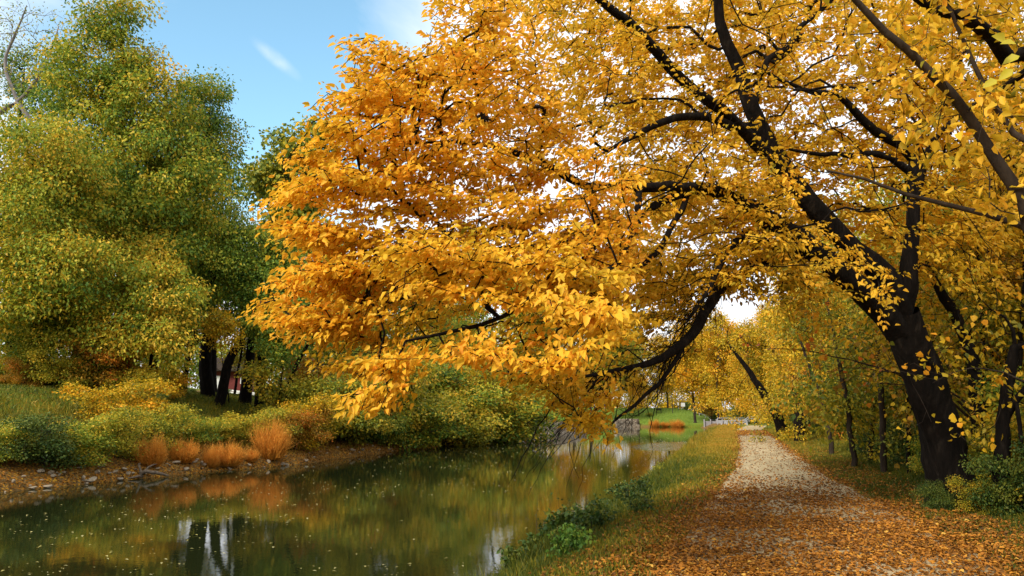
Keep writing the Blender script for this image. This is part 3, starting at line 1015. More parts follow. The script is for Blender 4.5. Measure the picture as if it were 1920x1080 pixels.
olimbs = [
    olimb(1.9, [(2050, 540, 6.6, .075), (1920, 375, 6.7, .06), (1868, 300, 6.7, .052), (1812, 212, 6.7, .046), (1740, 132, 6.6, .040), (1660, 60, 6.5, .032), (1595, -10, 6.4, .026), (1500, -110, 6.3, .015)]),
    olimb(3.6, [(2010, 130, 7.8, .10), (1925, 98, 7.9, .085), (1888, 108, 7.9, .08), (1862, 68, 7.8, .07), (1800, 28, 7.6, .055), (1755, 20, 7.5, .05), (1700, -20, 7.4, .045), (1600, -80, 7.3, .02)]),
    olimb(2.4, [(2000, 470, 7.2, .05), (1920, 425, 7.4, .035), (1850, 402, 7.5, .030), (1780, 385, 7.6, .024), (1700, 365, 7.6, .02), (1620, 335, 7.6, .015), (1550, 320, 7.6, .01)]),
    olimb(2.8, [(1960, 110, 8, .05), (1900, 150, 8.2, .04), (1860, 190, 8.4, .035), (1815, 240, 8.6, .02)]),
    olimb(2.6, [(1990, 300, 6.9, .04), (1900, 250, 7.0, .03), (1830, 130, 7.0, .022), (1790, 40, 7.0, .018), (1760, -60, 7, .01)]),
]
otips = np.concatenate([fill([(1480, -150), (1560, 40), (1700, 330), (1920, 460), (1920, -150)], 230, u2(6.2, 8.6)), P(rng.uniform(1930, 2300, 260), rng.uniform(-250, 500, 260), rng.uniform(5.6, 9.5, 260)), ob + np.array([.5, 1.4, 8.2]) + rng.normal(size=(420, 3)) * np.array([1.5, 1.5, 1.7])])
nl = len(over.p)
odir = over.grow(otips, step=.22, tip_r=.003, pref=.7, sag=.1, start=3, power=2.2, wob=.1, rmax=.03)
og = np.zeros(len(over.p), int)
for ki, ids in enumerate(olimbs):
    for i in ids: og[i] = ki + 1
for i in range(nl, len(over.p)): og[i] = og[over.par[i]]
over_e = empty('overhanging_tree', ob, 'tree rooted beyond the right edge whose thin brown limbs cross the top right corner', 'tree')
V, F = over.tubes(og, 0)
mesh_obj('trunk', V, F, M['bark2'], over_e, smooth=True, origin=ob)
for ki in range(len(olimbs)):
    V, F = over.tubes(og, ki + 1)
    mesh_obj('limb', V, F, M['bark'] if ki in (1, 3) else M['bark2'], over_e, smooth=True, origin=ob)
rep = np.repeat(np.arange(len(otips)), 8)
td = unit(odir + np.array([0, 0, -.3]))[rep]
lp = otips[rep] - td * rng.uniform(0, .35, len(rep))[:, None] + rng.normal(size=(len(rep), 3)) * .05
s_ = .10 * rng.uniform(.6, 1.2, len(rep))
V, F, k_ = leaf_geo(lp, td * .5 + rng.normal(size=(len(rep), 3)) * .5 + np.array([0, 0, -.3]), np.array([0, 0, 1.]) + rng.normal(size=(len(rep), 3)) * .6, s_, s_ * .6, True)
mesh_obj('crown', V, F, M['gold'], over_e, np.repeat(np.clip(rng.normal(.42, .2, len(rep)), 0, 1), k_), origin=ob)
# big pale green leaves hanging near the corner
bl = P(np.array([1885, 1905, 1912, 1870, 1900]), np.array([75, 82, 105, 150, 130]), np.array([4.1, 4.0, 4.15, 4.6, 4.4]))
V, F, k_ = leaf_geo(bl, np.array([[-.8, -.2, -.25]] * 5) + rng.normal(size=(5, 3)) * .25, np.array([[.2, -.9, .5]] * 5) + rng.normal(size=(5, 3)) * .2, np.full(5, .09), np.full(5, .06), True)
for k_ in range(5):
    mesh_obj('big_leaf', V[k_ * 6:k_ * 6 + 6], F[:2], M['olive'], over_e, np.full(2, .6), origin=ob)


# ------------------------------------------------------------ left bank trees
def Bb(px, py, d, rx, ry, rd=None):
    """ellipsoid seen at px,py with pixel half-sizes, at distance d"""
    k_ = d / FPX
    return (P(px, py, d), (rx * k_, (rd if rd else (rx + ry) / 2 * k_), ry * k_))


def ground_at(px, d):
    p_ = P(px, 700, d)
    return np.array([p_[0], p_[1], height(p_[0], p_[1]) - .05])


make_tree('broadleaf_tree', ground_at(245, 45), [Bb(225, 45, 45, 55, 50), Bb(195, 130, 45, 105, 70), Bb(270, 190, 45, 90, 80), Bb(180, 250, 44, 110, 90), Bb(290, 330, 44, 120, 100), Bb(170, 400, 43, 130, 100), Bb(300, 440, 43, 110, 90)], 416, 227, 0.209, 'green',
          'tallest tree on the far bank, its green and yellow crown touching the top', trunk=[ground_at(235, 45), P(240, 600, 45), P(230, 400, 45), P(228, 60, 45)], tr=.42, cl_r=1.25, tint=(.50, .20), bark='bark', seed=1)
make_tree('broadleaf_tree', ground_at(400, 50), [Bb(385, 195, 50, 45, 50), Bb(405, 260, 50, 42, 60), Bb(340, 290, 50, 60, 90), Bb(390, 370, 50, 65, 80), Bb(370, 470, 49, 80, 70)], 228, 205, 0.209, 'green',
          'green tree forming the rounded right shoulder of the tall trees against blue sky', trunk=[ground_at(395, 50), P(395, 600, 50), P(385, 450, 50), P(392, 200, 50)], tr=.36, cl_r=1.2, tint=(.40, .18), bark='bark', seed=2)
make_tree('broadleaf_tree', ground_at(60, 38), [Bb(55, 300, 38, 110, 75), Bb(110, 380, 38, 100, 80), Bb(20, 420, 37, 110, 90), Bb(90, 500, 37, 120, 80), Bb(10, 560, 36, 90, 60)], 291, 217, 0.182, 'green',
          'broad olive yellow tree at the left edge below the bare branches', trunk=[ground_at(60, 38), P(70, 600, 38), P(60, 450, 38), P(60, 300, 38)], tr=.34, cl_r=1.1, tint=(.60, .16), bark='bark', seed=3)
make_tree('broadleaf_tree', ground_at(20, 56), [Bb(45, 130, 56, 60, 50), Bb(95, 185, 56, 50, 50), Bb(10, 160, 56, 50, 60)], 61, 130, 0.220, 'green',
          'dark green thin crown rising behind the top left corner branches', tr=.3, cl_r=1.1, tint=(.15, .1), bark='bark', seed=4)
make_tree('broadleaf_tree', ground_at(290, 40), [Bb(270, 500, 40, 70, 70), Bb(300, 560, 39, 80, 70), Bb(235, 610, 38, 70, 60), Bb(305, 640, 37.5, 40, 50)], 159, 205, 0.177, 'green',
          'lower leafy tree in front with a yellow patch beside the dark trunks', trunk=[ground_at(285, 40.5), P(290, 640, 40.5), P(285, 500, 40)], tr=.26, cl_r=.95, tint=(.58, .2), bark='bark', seed=5)
make_tree('broadleaf_tree', ground_at(470, 47), [Bb(470, 480, 47, 75, 65), Bb(530, 520, 47, 60, 60), Bb(430, 550, 46, 70, 60), Bb(505, 585, 45.5, 60, 55)], 173, 205, 0.187, 'green',
          'fresh green tree over the black trunks, its crown touching the golden leaves', trunk=[ground_at(462, 47), P(470, 640, 47), P(475, 560, 47), P(475, 460, 47)], tr=.3, cl_r=1.05, tint=(.30, .16), bark='bark', seed=6)
make_tree('broadleaf_tree', ground_at(540, 66), [Bb(535, 285, 66, 45, 40), Bb(500, 335, 66, 45, 40), Bb(560, 350, 66, 60, 60), Bb(590, 280, 66, 40, 45), Bb(560, 430, 66, 80, 60)], 190, 90, .34, 'olive',
          'loose crowned large leaved tree between the green trees and the golden crown', trunk=[ground_at(545, 66), P(550, 550, 66), P(545, 400, 66), P(540, 300, 66)], tr=.4, cl_r=1.3, tint=(.28, .15), seed=7, aspect=.85)
make_tree('broadleaf_tree', ground_at(130, 39), [Bb(70, 600, 39, 80, 55), Bb(150, 590, 39, 70, 60), Bb(10, 640, 38, 60, 60), Bb(110, 665, 38, 90, 50), Bb(190, 660, 39, 50, 50)], 180, 184, 0.143, 'green',
          'low yellow green tree at the left above the grassy bank', tr=.16, cl_r=.85, tint=(.68, .2), seed=8, stems=3, bark='bark')
make_tree('broadleaf_tree', ground_at(432, 45.5), [Bb(425, 630, 41, 32, 28), Bb(410, 605, 41, 20, 20)], 30, 130, .15, 'yellow',
          'small bright yellow sapling hanging in front of the black trunks', tr=.05, cl_r=.6, tint=(.55, .12), seed=9, bark='bark')
make_tree('broadleaf_tree', ground_at(520, 43), [Bb(525, 640, 43.5, 30, 45), Bb(545, 600, 44, 40, 40)], 41, 162, 0.165, 'green',
          'slender green sapling hanging at the right of the black trunks', tr=.08, cl_r=.7, tint=(.25, .12), seed=10, bark='bark')

# the black trunk group under those crowns
for i, (pts, lab) in enumerate([
    ([(392, 725, 46, .55), (385, 680, 46, .45), (390, 620, 46, .38), (400, 520, 46, .25)], 'thickest black trunk of the dark grove on the far bank'),
    ([(412, 730, 44, .40), (428, 680, 44.5, .32), (450, 640, 45, .26), (480, 540, 45, .16)], 'black trunk leaning right in the dark grove beside the bright gap'),
    ([(345, 725, 48, .25), (350, 690, 48, .2), (362, 640, 48, .16), (380, 560, 48, .1)], 'thin black trunk at the left end of the dark grove'),
    ([(488, 728, 46, .38), (490, 690, 46, .34), (492, 640, 46, .28), (500, 540, 46, .18)], 'upright black trunk right of the bright gap in the grove'),
    ([(530, 735, 45, .2), (550, 700, 45, .16), (575, 650, 45, .12), (600, 600, 45, .08)], 'forked dark trunk leaning right at the right end of the grove'),
    ([(440, 728, 50, .12), (446, 695, 50, .1), (455, 650, 50, .08), (460, 600, 50, .05)], 'slim bare trunk crossing the bright gap in the grove'),
    ([(150, 720, 44, .3), (150, 640, 44, .26), (190, 560, 44.5, .2), (200, 450, 44.5, .14)], 'dark curved trunk seen through gaps in the left foliage'),
]):
    sk = Skel()
    a, b = L3(pts)
    b = [q_ * .78 for q_ in b]
    a[0][2] = height(a[0][0], a[0][1]) - .1
    ids = sk.limb(a, b, step=.4)
    top = a[-1]
    tps = top + rng.normal(size=(26, 3)) * np.array([1.6, 1.6, 1.3]) + [0, 0, 1.2]
    tps2 = a[2] + rng.normal(size=(10, 3)) * np.array([1.4, 1.4, .8])
    tips_ = np.concatenate([tps, tps2])
    sk.grow(tips_, step=.4, tip_r=.012, sag=-.1, rmax=.09, wob=.15, start=4)
    e = empty('grove_tree', a[0], lab + ', under dull green leaves', 'tree', 'trees of the dark grove')
    V, F = sk.tubes()
    mesh_obj('trunk', V, F, M['bark'], e, smooth=True, origin=a[0])
    scatter_leaves('crown', tps, .95, 110, .17, M['green'], e, a[0], rng.normal(.3, .12, len(tps)))

# bare grey tree, top left
bt = Skel()
bb = ground_at(-60, 52)
bt.limb([bb, P(-60, 500, 52), P(-70, 300, 52), P(-20, 225, 51), P(45, 180, 50.5), P(90, 110, 50), P(110, 50, 50)], [.4, .33, .28, .2, .13, .07, .03], step=.6)
bl_ = near_ = None
j = min(range(len(bt.p)), key=lambda i: np.linalg.norm(bt.p[i] - P(35, 187, 50.6)))
bt.limb([P(50, 215, 50.5), P(62, 245, 50.5), P(75, 262, 50.4)], [.14, .12, .08], par=j, step=.5)
bt.limb([P(10, 120, 51), P(30, 60, 51), P(50, 10, 51)], [.1, .07, .03], par=j, step=.5)
tps = fill([(-30, 20), (60, -10), (130, 40), (110, 140), (60, 160), (0, 200), (-40, 150)], 170, u2(48, 53))
bt.grow(tps, step=.5, tip_r=.012, sag=-.15, wob=.2, rmax=.09, start=6)
bare_e = empty('bare_tree', bb, 'bare pale grey branches with few leaves in the top left corner', 'tree')
V, F = bt.tubes()
mesh_obj('trunk', V, F, M['barkgrey'], bare_e, smooth=True, origin=bb)
scatter_leaves('crown', tps, .7, 7, .17, M['olive'], bare_e, bb, rng.normal(.3, .15, len(tps)))

# ---- prototypes for the woods behind, copied with their own place, turn, size and tone
def proto(name, h, w, n_cl, per, leaf, mat, seed, low=.3, tr=.2, cl_r=1.1, bark='bark2', tint=(.5, .2), stems=1, far=True, aspect=.6, droop=.4):
    rg = np.random.default_rng(seed + 100)
    bl = []
    for k_ in range(7):
        z = h * (low + (1 - low) * (k_ + .5) / 7 * .92)
        ww = w * (.62 + .38 * math.sin(PI * (k_ + .8) / 7.5))
        bl.append(((rg.normal() * w * .28, rg.normal() * w * .28, z), (ww * .62, ww * .62, h * .13)))
    off = np.array([500.0, 0, 0]) 
    g0 = height(off[0], off[1])
    off[2] = g0
    bl = [((b[0][0] + off[0], b[0][1], b[0][2] + g0), b[1]) for b in bl]
    e = make_tree(name, off, bl, n_cl, per, leaf, mat, 'x y z w', seed=seed, tr=tr, cl_r=cl_r, bark=bark, tint=tint, stems=stems, aspect=aspect, droop=droop, step=.8 if far else .45, tipr=.014 if far else .008)
    return e


protos = {
    'tallA': proto('woodland_tree', 20, 5.5, 230, 150, .30, 'olive', 21, low=.22, tr=.3, cl_r=1.6),
    'tallB': proto('woodland_tree', 18, 5.0, 210, 150, .30, 'olive', 22, low=.25, tr=.28, cl_r=1.6),
    'midA': proto('woodland_tree', 11, 3.2, 190, 120, .17, 'yellow', 23, low=.22, tr=.14, cl_r=1.0, far=False),
    'midB': proto('woodland_tree', 9, 2.8, 170, 120, .15, 'yellow', 24, low=.28, tr=.11, cl_r=.9, far=False, stems=2),
    'midC': proto('woodland_tree', 10, 3.0, 180, 120, .16, 'yellow', 25, low=.2, tr=.13, cl_r=.95, far=False),
    'nearA': proto('woodland_tree', 8, 2.3, 230, 60, .11, 'yellow', 26, low=.25, tr=.10, cl_r=.6, far=False, bark='bark'),
    'bushA': proto('shrub', 2.6, 1.7, 110, 110, .10, 'olive', 31, low=.08, tr=.03, cl_r=.5, stems=5, far=False),
    'bushB': proto('shrub', 2.2, 1.9, 110, 110, .10, 'olive', 32, low=.08, tr=.03, cl_r=.45, stems=5, far=False),
    'bushC': proto('shrub', 3.2, 1.9, 130, 110, .11, 'olive', 33, low=.06, tr=.035, cl_r=.55, stems=5, far=False),
}
used = set()


def put(kind, loc, sc, label, cat, group, mat=None, rz=None, name=None, bark=None, lean=(0, 0), wz=1.0):
    src = protos[kind]
    if kind in used:
        e = copy_tree(src)
    else:
        e = src
        used.add(kind)
    e.location = [float(t) for t in loc]
    e.rotation_euler = (lean[0], lean[1], rng.uniform(0, 2 * PI) if rz is None else rz)
    f = rng.uniform(.9, 1.1)
    e.scale = (sc * f, sc / f, sc * wz)
    e['label'] = label
    e['category'] = cat
    if group: e['group'] = group
    elif 'group' in e: del e['group']
    if name: e.name = name
    for ch in e.children:
        key = mat if ch.name.startswith('crown') else bark
        if key and ch.material_slots:
            ch.material_slots[0].link = 'OBJECT'
            ch.material_slots[0].material = M[key]
    return e


def at(px, d, dz=-.05):
    p_ = P(px, 700, d)
    return (p_[0], p_[1], height(p_[0], p_[1]) + dz)


# behind the left bank
for i, (px, d, top, kind, mat, lab) in enumerate([
    (40, 62, 330, 'tallA', 'green', 'green tree filling the view behind the left edge'),
    (150, 66, 250, 'tallB', 'green', 'green tree standing behind the tallest tree, left side'),
    (255, 64, 300, 'tallA', 'green', 'green tree standing behind the tallest tree, right side'),
    (345, 68, 380, 'tallB', 'green', 'green tree behind the gap between the tallest tree and its neighbour'),
    (470, 72, 450, 'tallA', 'olive', 'olive tree behind the black trunk grove'),
    (610, 76, 430, 'tallB', 'olive', 'olive tree behind the outer tips of the golden crown'),
    (560, 58, 520, 'midA', 'green', 'green tree just right of the black trunk grove'),
    (650, 62, 560, 'midC', 'olive', 'olive green tree above the shrubs below the golden leaf tips'),
    (700, 80, 455, 'tallA', 'green', 'green tree seen through the left of the golden crown'),
    (790, 86, 450, 'tallB', 'olive', 'olive tree seen under the middle of the golden crown'),
    (860, 76, 590, 'midA', 'green', 'green tree above the long row of shrubs'),
    (900, 98, 470, 'tallA', 'green', 'green tree above the stone wall end of the shrub row'),
    (990, 112, 470, 'tallB', 'olive', 'olive tree behind the lawn above the stone wall'),
    (1020, 96, 655, 'midC', 'gold', 'golden yellow tree on the lawn above the stone wall'),
    (1075, 118, 650, 'midB', 'gold', 'second golden tree on the lawn, right of the stone wall end'),
    (1110, 150, 560, 'tallA', 'olive', 'distant olive tree above the far lawn, left end'),
    (1180, 165, 600, 'tallB', 'olive', 'distant olive tree above the far lawn behind the orange tree'),
    (1250, 172, 620, 'tallA', 'yellow', 'distant yellow tree above the far lawn behind the signs'),
    (1300, 150, 575, 'tallB', 'yellow', 'distant yellow tree at the right end of the far lawn'),
    (1345, 140, 585, 'tallA', 'yellow', 'distant yellow tree rising behind the lock railings'),
    (1385, 150, 610, 'tallB', 'yellow', 'distant yellow tree rising beyond the end of the towpath'),
    (1432, 140, 560, 'tallA', 'yellow', 'distant yellow tree beyond the towpath, right of its end'),
]):
    loc = at(px, d)
    H = {'tallA': 20.5, 'tallB': 18.5, 'midA': 11.4, 'midB': 9.4, 'midC': 10.4}[kind]
    z_top = P(px, top, d)[2]
    put(kind, loc, (z_top - loc[2]) / H, lab, 'tree', 'background trees', mat)
# the orange maple by the far wall
e = put('midC', at(1196, 158), 1.05, 'orange tree with dark trunk beside the far stone wall on the lawn', 'tree', None, 'gold')
put('midB', at(1330, 160), .75, 'small rust coloured tree among the yellow ones behind the far lawn', 'tree', None, 'rust')

# right-hand woods along the towpath
spots = []
for i, (x, y, kind, sc, mat) in enumerate([
    (5.2, 19.5, 'nearA', 1.0, 'yellow'), (7.2, 17.5, 'nearA', 1.15, 'olive'), (9.0, 21, 'midA', .95, 'rust'), (6.3, 24, 'nearA', 1.2, 'olive'),
    (8.2, 27, 'midB', 1.0, 'rust'), (5.6, 29, 'nearA', 1.1, 'rust'), (10.5, 29, 'midC', 1.1, 'olive'), (7.0, 33, 'midC', .85, 'olive'),
    (5.3, 36.5, 'nearA', 1.2, 'yellow'), (9.5, 38, 'midA', 1.1, 'rust'), (6.2, 43, 'midB', 1.0, 'yellow'), (11.5, 46, 'midA', 1.2, 'olive'),
    (7.5, 50, 'midC', 1.1, 'yellow'), (5.0, 55, 'midB', 1.05, 'yellow'), (9.5, 59, 'midA', 1.2, 'yellow'), (6.0, 66, 'midC', 1.1, 'yellow'),
    (4.8, 76, 'midB', 1.1, 'yellow'), (8.5, 78, 'midA', 1.3, 'olive'), (5.5, 88, 'midC', 1.2, 'yellow'), (3.6, 100, 'midA', 1.1, 'yellow'),
    (7.5, 104, 'midA', 1.4, 'yellow'), (4.5, 116, 'midC', 1.4, 'olive'), (1.5, 132, 'midA', 1.2, 'yellow'), (14, 34, 'midC', 1.2, 'yellow'), (4.6, 62, 'tallB', .62, 'yellow'), (5.5, 47, 'midA', 1.25, 'yellow'), (4.2, 92, 'tallA', .75, 'yellow'), (6.5, 26, 'midC', 1.0, 'olive'),
    (15, 24, 'midA', 1.15, 'yellow'), (13, 17, 'midB', 1.25, 'yellow'), (17, 44, 'tallB', .75, 'olive'), (16, 60, 'tallA', .75, 'yellow'), (12, 90, 'tallB', .85, 'yellow'), (9, 125, 'tallA', .8, 'yellow'),
    (10.5, 14.5, 'midC', 1.0, 'yellow'), (20, 30, 'tallA', .62, 'yellow'),
]):
    spots.append((x, y, kind, sc, mat))
ordw = ['nearest', 'second', 'third', 'fourth', 'fifth', 'sixth', 'seventh', 'eighth', 'ninth', 'tenth', 'eleventh', 'twelfth', 'thirteenth', 'fourteenth', 'fifteenth', 'sixteenth', 'seventeenth', 'eighteenth', 'nineteenth', 'twentieth', 'twenty-first', 'twenty-second', 'farthest']
tone = {'yellow': 'yellow', 'olive': 'olive', 'rust': 'rust and orange', 'gold': 'golden'}
edge_i = deep_i = 0
for x, y, kind, sc, mat in sorted(spots, key=lambda q: q[1]):
    if x < 8.3:
        lab = f'{tone[mat]} tree in the front row of the right-hand woods, {ordw[edge_i]} along'
        edge_i += 1
    else:
        lab = f'{tone[mat]} tree in the back row of the right-hand woods, {ordw[deep_i]} along'
        deep_i += 1
    put(kind, (x, y, float(height(x, y)) - .05), sc, lab, 'tree', 'trees of the right-hand woods', mat, lean=(rng.normal() * .06, rng.normal() * .06 - .05), bark='bark')


def bare_trunk(name, pts, label, n_tw=24, spread=1.0, leaf=None, bark='bark', cat='tree', group=None, n_leaf=0, step=.25, twr=.006, size=.11):
    sk = Skel()
    limbs_ = pts if isinstance(pts[0], list) else [pts]
    base = None
    for k_, pl in enumerate(limbs_):
        a, b = L3(pl)
        if k_ == 0:
            a[0][2] = float(height(a[0][0], a[0][1])) - .1
            base = a[0].copy()
            sk.limb(a, b, step=step)
        else:
            j_ = min(range(len(sk.p)), key=lambda i: np.linalg.norm(sk.p[i] - a[0]))
            sk.limb(a[1:], b[1:], par=j_, step=step)
    n0 = len(sk.p)
    src = np.array(sk.p)[rng.integers(n0 // 2 if name == 'crooked_tree' else n0 // 3, n0, n_tw)]
    if name == 'crooked_tree': src = src + np.array([0, .5, .4])
    tp_ = src + rng.normal(size=(n_tw, 3)) * spread
    tp_[:, 2] = np.maximum(tp_[:, 2], height(tp_[:, 0], tp_[:, 1]) + .3)
    sk.grow(tp_, step=step, tip_r=twr, sag=-.1, wob=.2, rmax=.04, start=2)
    e = empty(name, base, label, cat, group)
    V, F = sk.tubes()
    mesh_obj('trunk', V, F, M[bark], e, smooth=True, origin=base)
    if leaf:
        scatter_leaves('crown', tp_, .45 * spread ** .5, n_leaf, size, M[leaf], e, base, rng.normal(.45, .15, n_tw), detail=False)
    return e


bare_trunk('crooked_tree', [[(1868, 945, 12.2, .14), (1878, 860, 12.2, .12), (1884, 770, 12.2, .10), (1893, 700, 12.2, .09), (1903, 652, 12.2, .08), (1950, 640, 12.2, .06), (2010, 640, 12, .05)],
                           [(1884, 800, 12.2, .08), (1905, 750, 12.1, .06), (1935, 715, 12, .05), (1990, 690, 12, .03)],
                           [(1905, 750, 12.1, .04), (1912, 800, 11.9, .035), (1918, 870, 11.8, .02)],
                           [(1903, 652, 12.2, .05), (1900, 620, 12.2, .03), (1885, 595, 12.2, .02), (1858, 580, 12.2, .01)]],
           'crooked dark trunk with a sharp elbow at the right edge behind the big leaning trunk', 40, .8, 'yellow', n_leaf=24)
bare_trunk('leaning_tree', [(1842, 900, 14.6, .16), (1835, 760, 14.6, .13), (1812, 640, 14.6, .11), (1770, 560, 14.8, .09), (1740, 500, 15, .05)],
           'dark slanting trunk just right of and behind the big leaning trunk', 50, 1.0, 'yellow', n_leaf=46)
bare_trunk('leaning_tree', [(1470, 812, 52, .42), (1462, 790, 52, .36), (1448, 765, 52, .32), (1434, 742, 52, .28), (1400, 690, 52, .16), (1370, 650, 52, .08)],
           'dark trunk leaning left beside the distant bend of the towpath', 40, 1.9, 'yellow', n_leaf=110, step=.4, twr=.012, size=.16)
bare_trunk('woodland_tree', [(1500, 822, 44, .36), (1498, 790, 44, .3), (1496, 750, 44, .24), (1490, 690, 44, .15)],
           'thick upright dark trunk right of the distant leaning trunk', 40, 1.7, 'yellow', n_leaf=100, step=.4, twr=.012, size=.15)
for px, py, d, r_, lx, lab in [(1655, 850, 20.5, .09, -10, 'slim brown trunk left of the big trunk at grass height'), (1700, 850, 19.5, .06, 8, 'thin trunk nearest the left side of the big trunk'), (1600, 855, 23, .09, -30, 'slim trunk leaning left above the grass verge'), (1630, 845, 25, .07, 30, 'thin trunk leaning right over the verge shrubs'),
                               (1560, 840, 30, .10, -40, 'dark slanting trunk above the bright verge grass'), (1655, 850, 27, .08, 40, 'thin slanting trunk deep behind the verge'), (1850, 860, 16.5, .07, -10, 'thin dark trunk right of the big trunk'), (1780, 860, 19, .08, 16, 'slim trunk hidden close behind the big trunk'), (1905, 870, 15, .06, 12, 'thin stem at the far right edge of the woods')]:
    bare_trunk('slim_tree', [(px, py, d, r_), (px + lx * .3, py - 100 * 20 / d, d, r_ * .85), (px + lx, py - 220 * 20 / d, d, r_ * .65), (px + lx * 1.6, py - 330 * 20 / d, d, r_ * .35)], lab, 26, 1.0, 'olive' if px % 3 else 'rust', n_leaf=55, group='slim trunks of the right-hand woods', bark='bark2' if px < 1700 else 'bark', size=.10)


# ------------------------------------------------------------ shrubs of the far bank
def shrub(px, d, top, kind, mat, lab, wz=1.0, wide=1.0, grp='shrubs along the far bank'):
    loc = at(px, d)
    Hh = {'bushA': 2.35, 'bushB': 2.0, 'bushC': 2.85}[kind]
    s_ = max(.35, (P(px, top, d)[2] - loc[2]) / Hh)
    e_ = put(kind, loc, s_ * wide, lab, 'shrub', grp, mat)
    e_.scale[2] = s_
    return e_


for a in [
    (15, 25.6, 805, 'bushA', 'green', 'green shrub at the left edge just above the leafy shore'),
    (95, 26.8, 792, 'bushB', 'darkgreen', 'dark green shrub at the left, low over the earthy shore'),
    (165, 28.2, 790, 'bushA', 'green', 'green shrub above the pale stones of the near left shore'),
    (235, 30.0, 775, 'bushC', 'olive', 'olive shrub left of the driftwood'),
    (300, 32.6, 770, 'bushA', 'olive', 'olive shrub behind the leftmost orange grass clump'),
    (365, 34.6, 785, 'bushB', 'green', 'green shrub behind the second orange grass clump'),
    (425, 36.4, 790, 'bushA', 'olive', 'olive shrub behind the third orange grass clump'),
    (490, 38.2, 775, 'bushB', 'olive', 'olive shrub behind the brightest orange grass clump'),
    (560, 39.4, 770, 'bushC', 'rust', 'brownish shrub right of the brightest orange grass clump'),
    (50, 37, 680, 'bushC', 'rust', 'rusty brown tall shrub at the left above the grass strip'),
    (128, 37.3, 665, 'bushC', 'olive', 'olive tall shrub between the rusty shrub and the grove'),
    (200, 38, 650, 'bushA', 'rust', 'brown and yellow shrub under the low tree'),
    (268, 38, 690, 'bushC', 'olive', 'olive yellow shrub before the dark curved trunk'),
    (312, 39.5, 700, 'bushA', 'gold', 'orange leaved shrub at the left end of the black trunks'),
    (245, 34.5, 725, 'bushB', 'yellow', 'yellow shrub in the middle of the left bank slope'),
    (585, 45, 700, 'bushC', 'olive', 'olive shrub at the right end of the grassy gap'),
    (630, 48, 690, 'bushA', 'rust', 'rusty shrub directly under the leftmost golden sprays'),
    (650, 47, 755, 'bushB', 'olive', 'olive shrub left of the bright green one by the water'),
    (695, 49.2, 778, 'bushA', 'freshgreen', 'bright fresh green shrub low over the water'),
    (730, 54, 690, 'bushC', 'olive', 'tall olive shrub behind the bright green one'),
    (775, 54, 752, 'bushB', 'green', 'green shrub at the water right of the bright green one'),
    (800, 60, 680, 'bushC', 'green', 'tall green shrub in the middle of the shrub row'),
    (840, 59, 735, 'bushA', 'olive', 'olive shrub at the water in the middle of the shrub row'),
    (865, 64, 690, 'bushC', 'yellow', 'yellow leaved tall shrub left of the last green ones'),
    (900, 67, 715, 'bushC', 'green', 'green shrub before the start of the stone wall'),
    (945, 71, 728, 'bushB', 'green', 'last green shrub, overhanging the start of the stone wall'),
    (930, 76, 690, 'bushC', 'olive', 'tall olive shrub behind the last green one'),
    (750, 66, 650, 'bushC', 'olive', 'highest olive shrub behind the middle of the row'),
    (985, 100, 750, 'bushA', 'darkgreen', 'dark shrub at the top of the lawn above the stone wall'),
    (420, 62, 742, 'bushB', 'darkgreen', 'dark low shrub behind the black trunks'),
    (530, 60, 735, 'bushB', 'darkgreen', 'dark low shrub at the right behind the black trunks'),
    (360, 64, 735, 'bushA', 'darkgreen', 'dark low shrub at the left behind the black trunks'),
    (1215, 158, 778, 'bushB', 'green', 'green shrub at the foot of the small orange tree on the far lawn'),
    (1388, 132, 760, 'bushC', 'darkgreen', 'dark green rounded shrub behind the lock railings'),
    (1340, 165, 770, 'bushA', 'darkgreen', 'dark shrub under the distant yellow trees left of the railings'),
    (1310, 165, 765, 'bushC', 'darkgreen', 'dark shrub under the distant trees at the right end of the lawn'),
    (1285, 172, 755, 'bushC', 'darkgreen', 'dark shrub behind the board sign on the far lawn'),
]:
    shrub(*a, wide=1.35)

rgf = np.random.default_rng(77)
for k_ in range(56):
    px = rgf.uniform(-10, 335) if k_ < 30 else rgf.uniform(560, 1000)
    sh_ = np.interp(px, [0, 250, 550, 700, 950], [24.5, 30, 38, 49, 74])
    off_ = rgf.uniform(2.4, 15) if k_ < 30 else rgf.uniform(.8, 8)
    if k_ < 30 and 4 < off_ < 12.5 and px < 250: off_ = 12.5 + (off_ - 4) * .4
    tp = np.interp(off_, [3, 9, 16], [800, 745, 680]) + rgf.uniform(-22, 22) if k_ < 30 else np.interp(px, [560, 750, 1000], [745, 700, 730]) + rgf.uniform(-30, 30)
    shrub(px, sh_ + off_, tp, ['bushA', 'bushB', 'bushC'][k_ % 3], ['olive', 'green', 'rust', 'olive', 'yellow', 'olive', 'darkgreen'][k_ % 7], 'shrub in the tangled growth covering the slope of the far bank', wide=1.25, grp='tangled shrubs on the far bank slope')

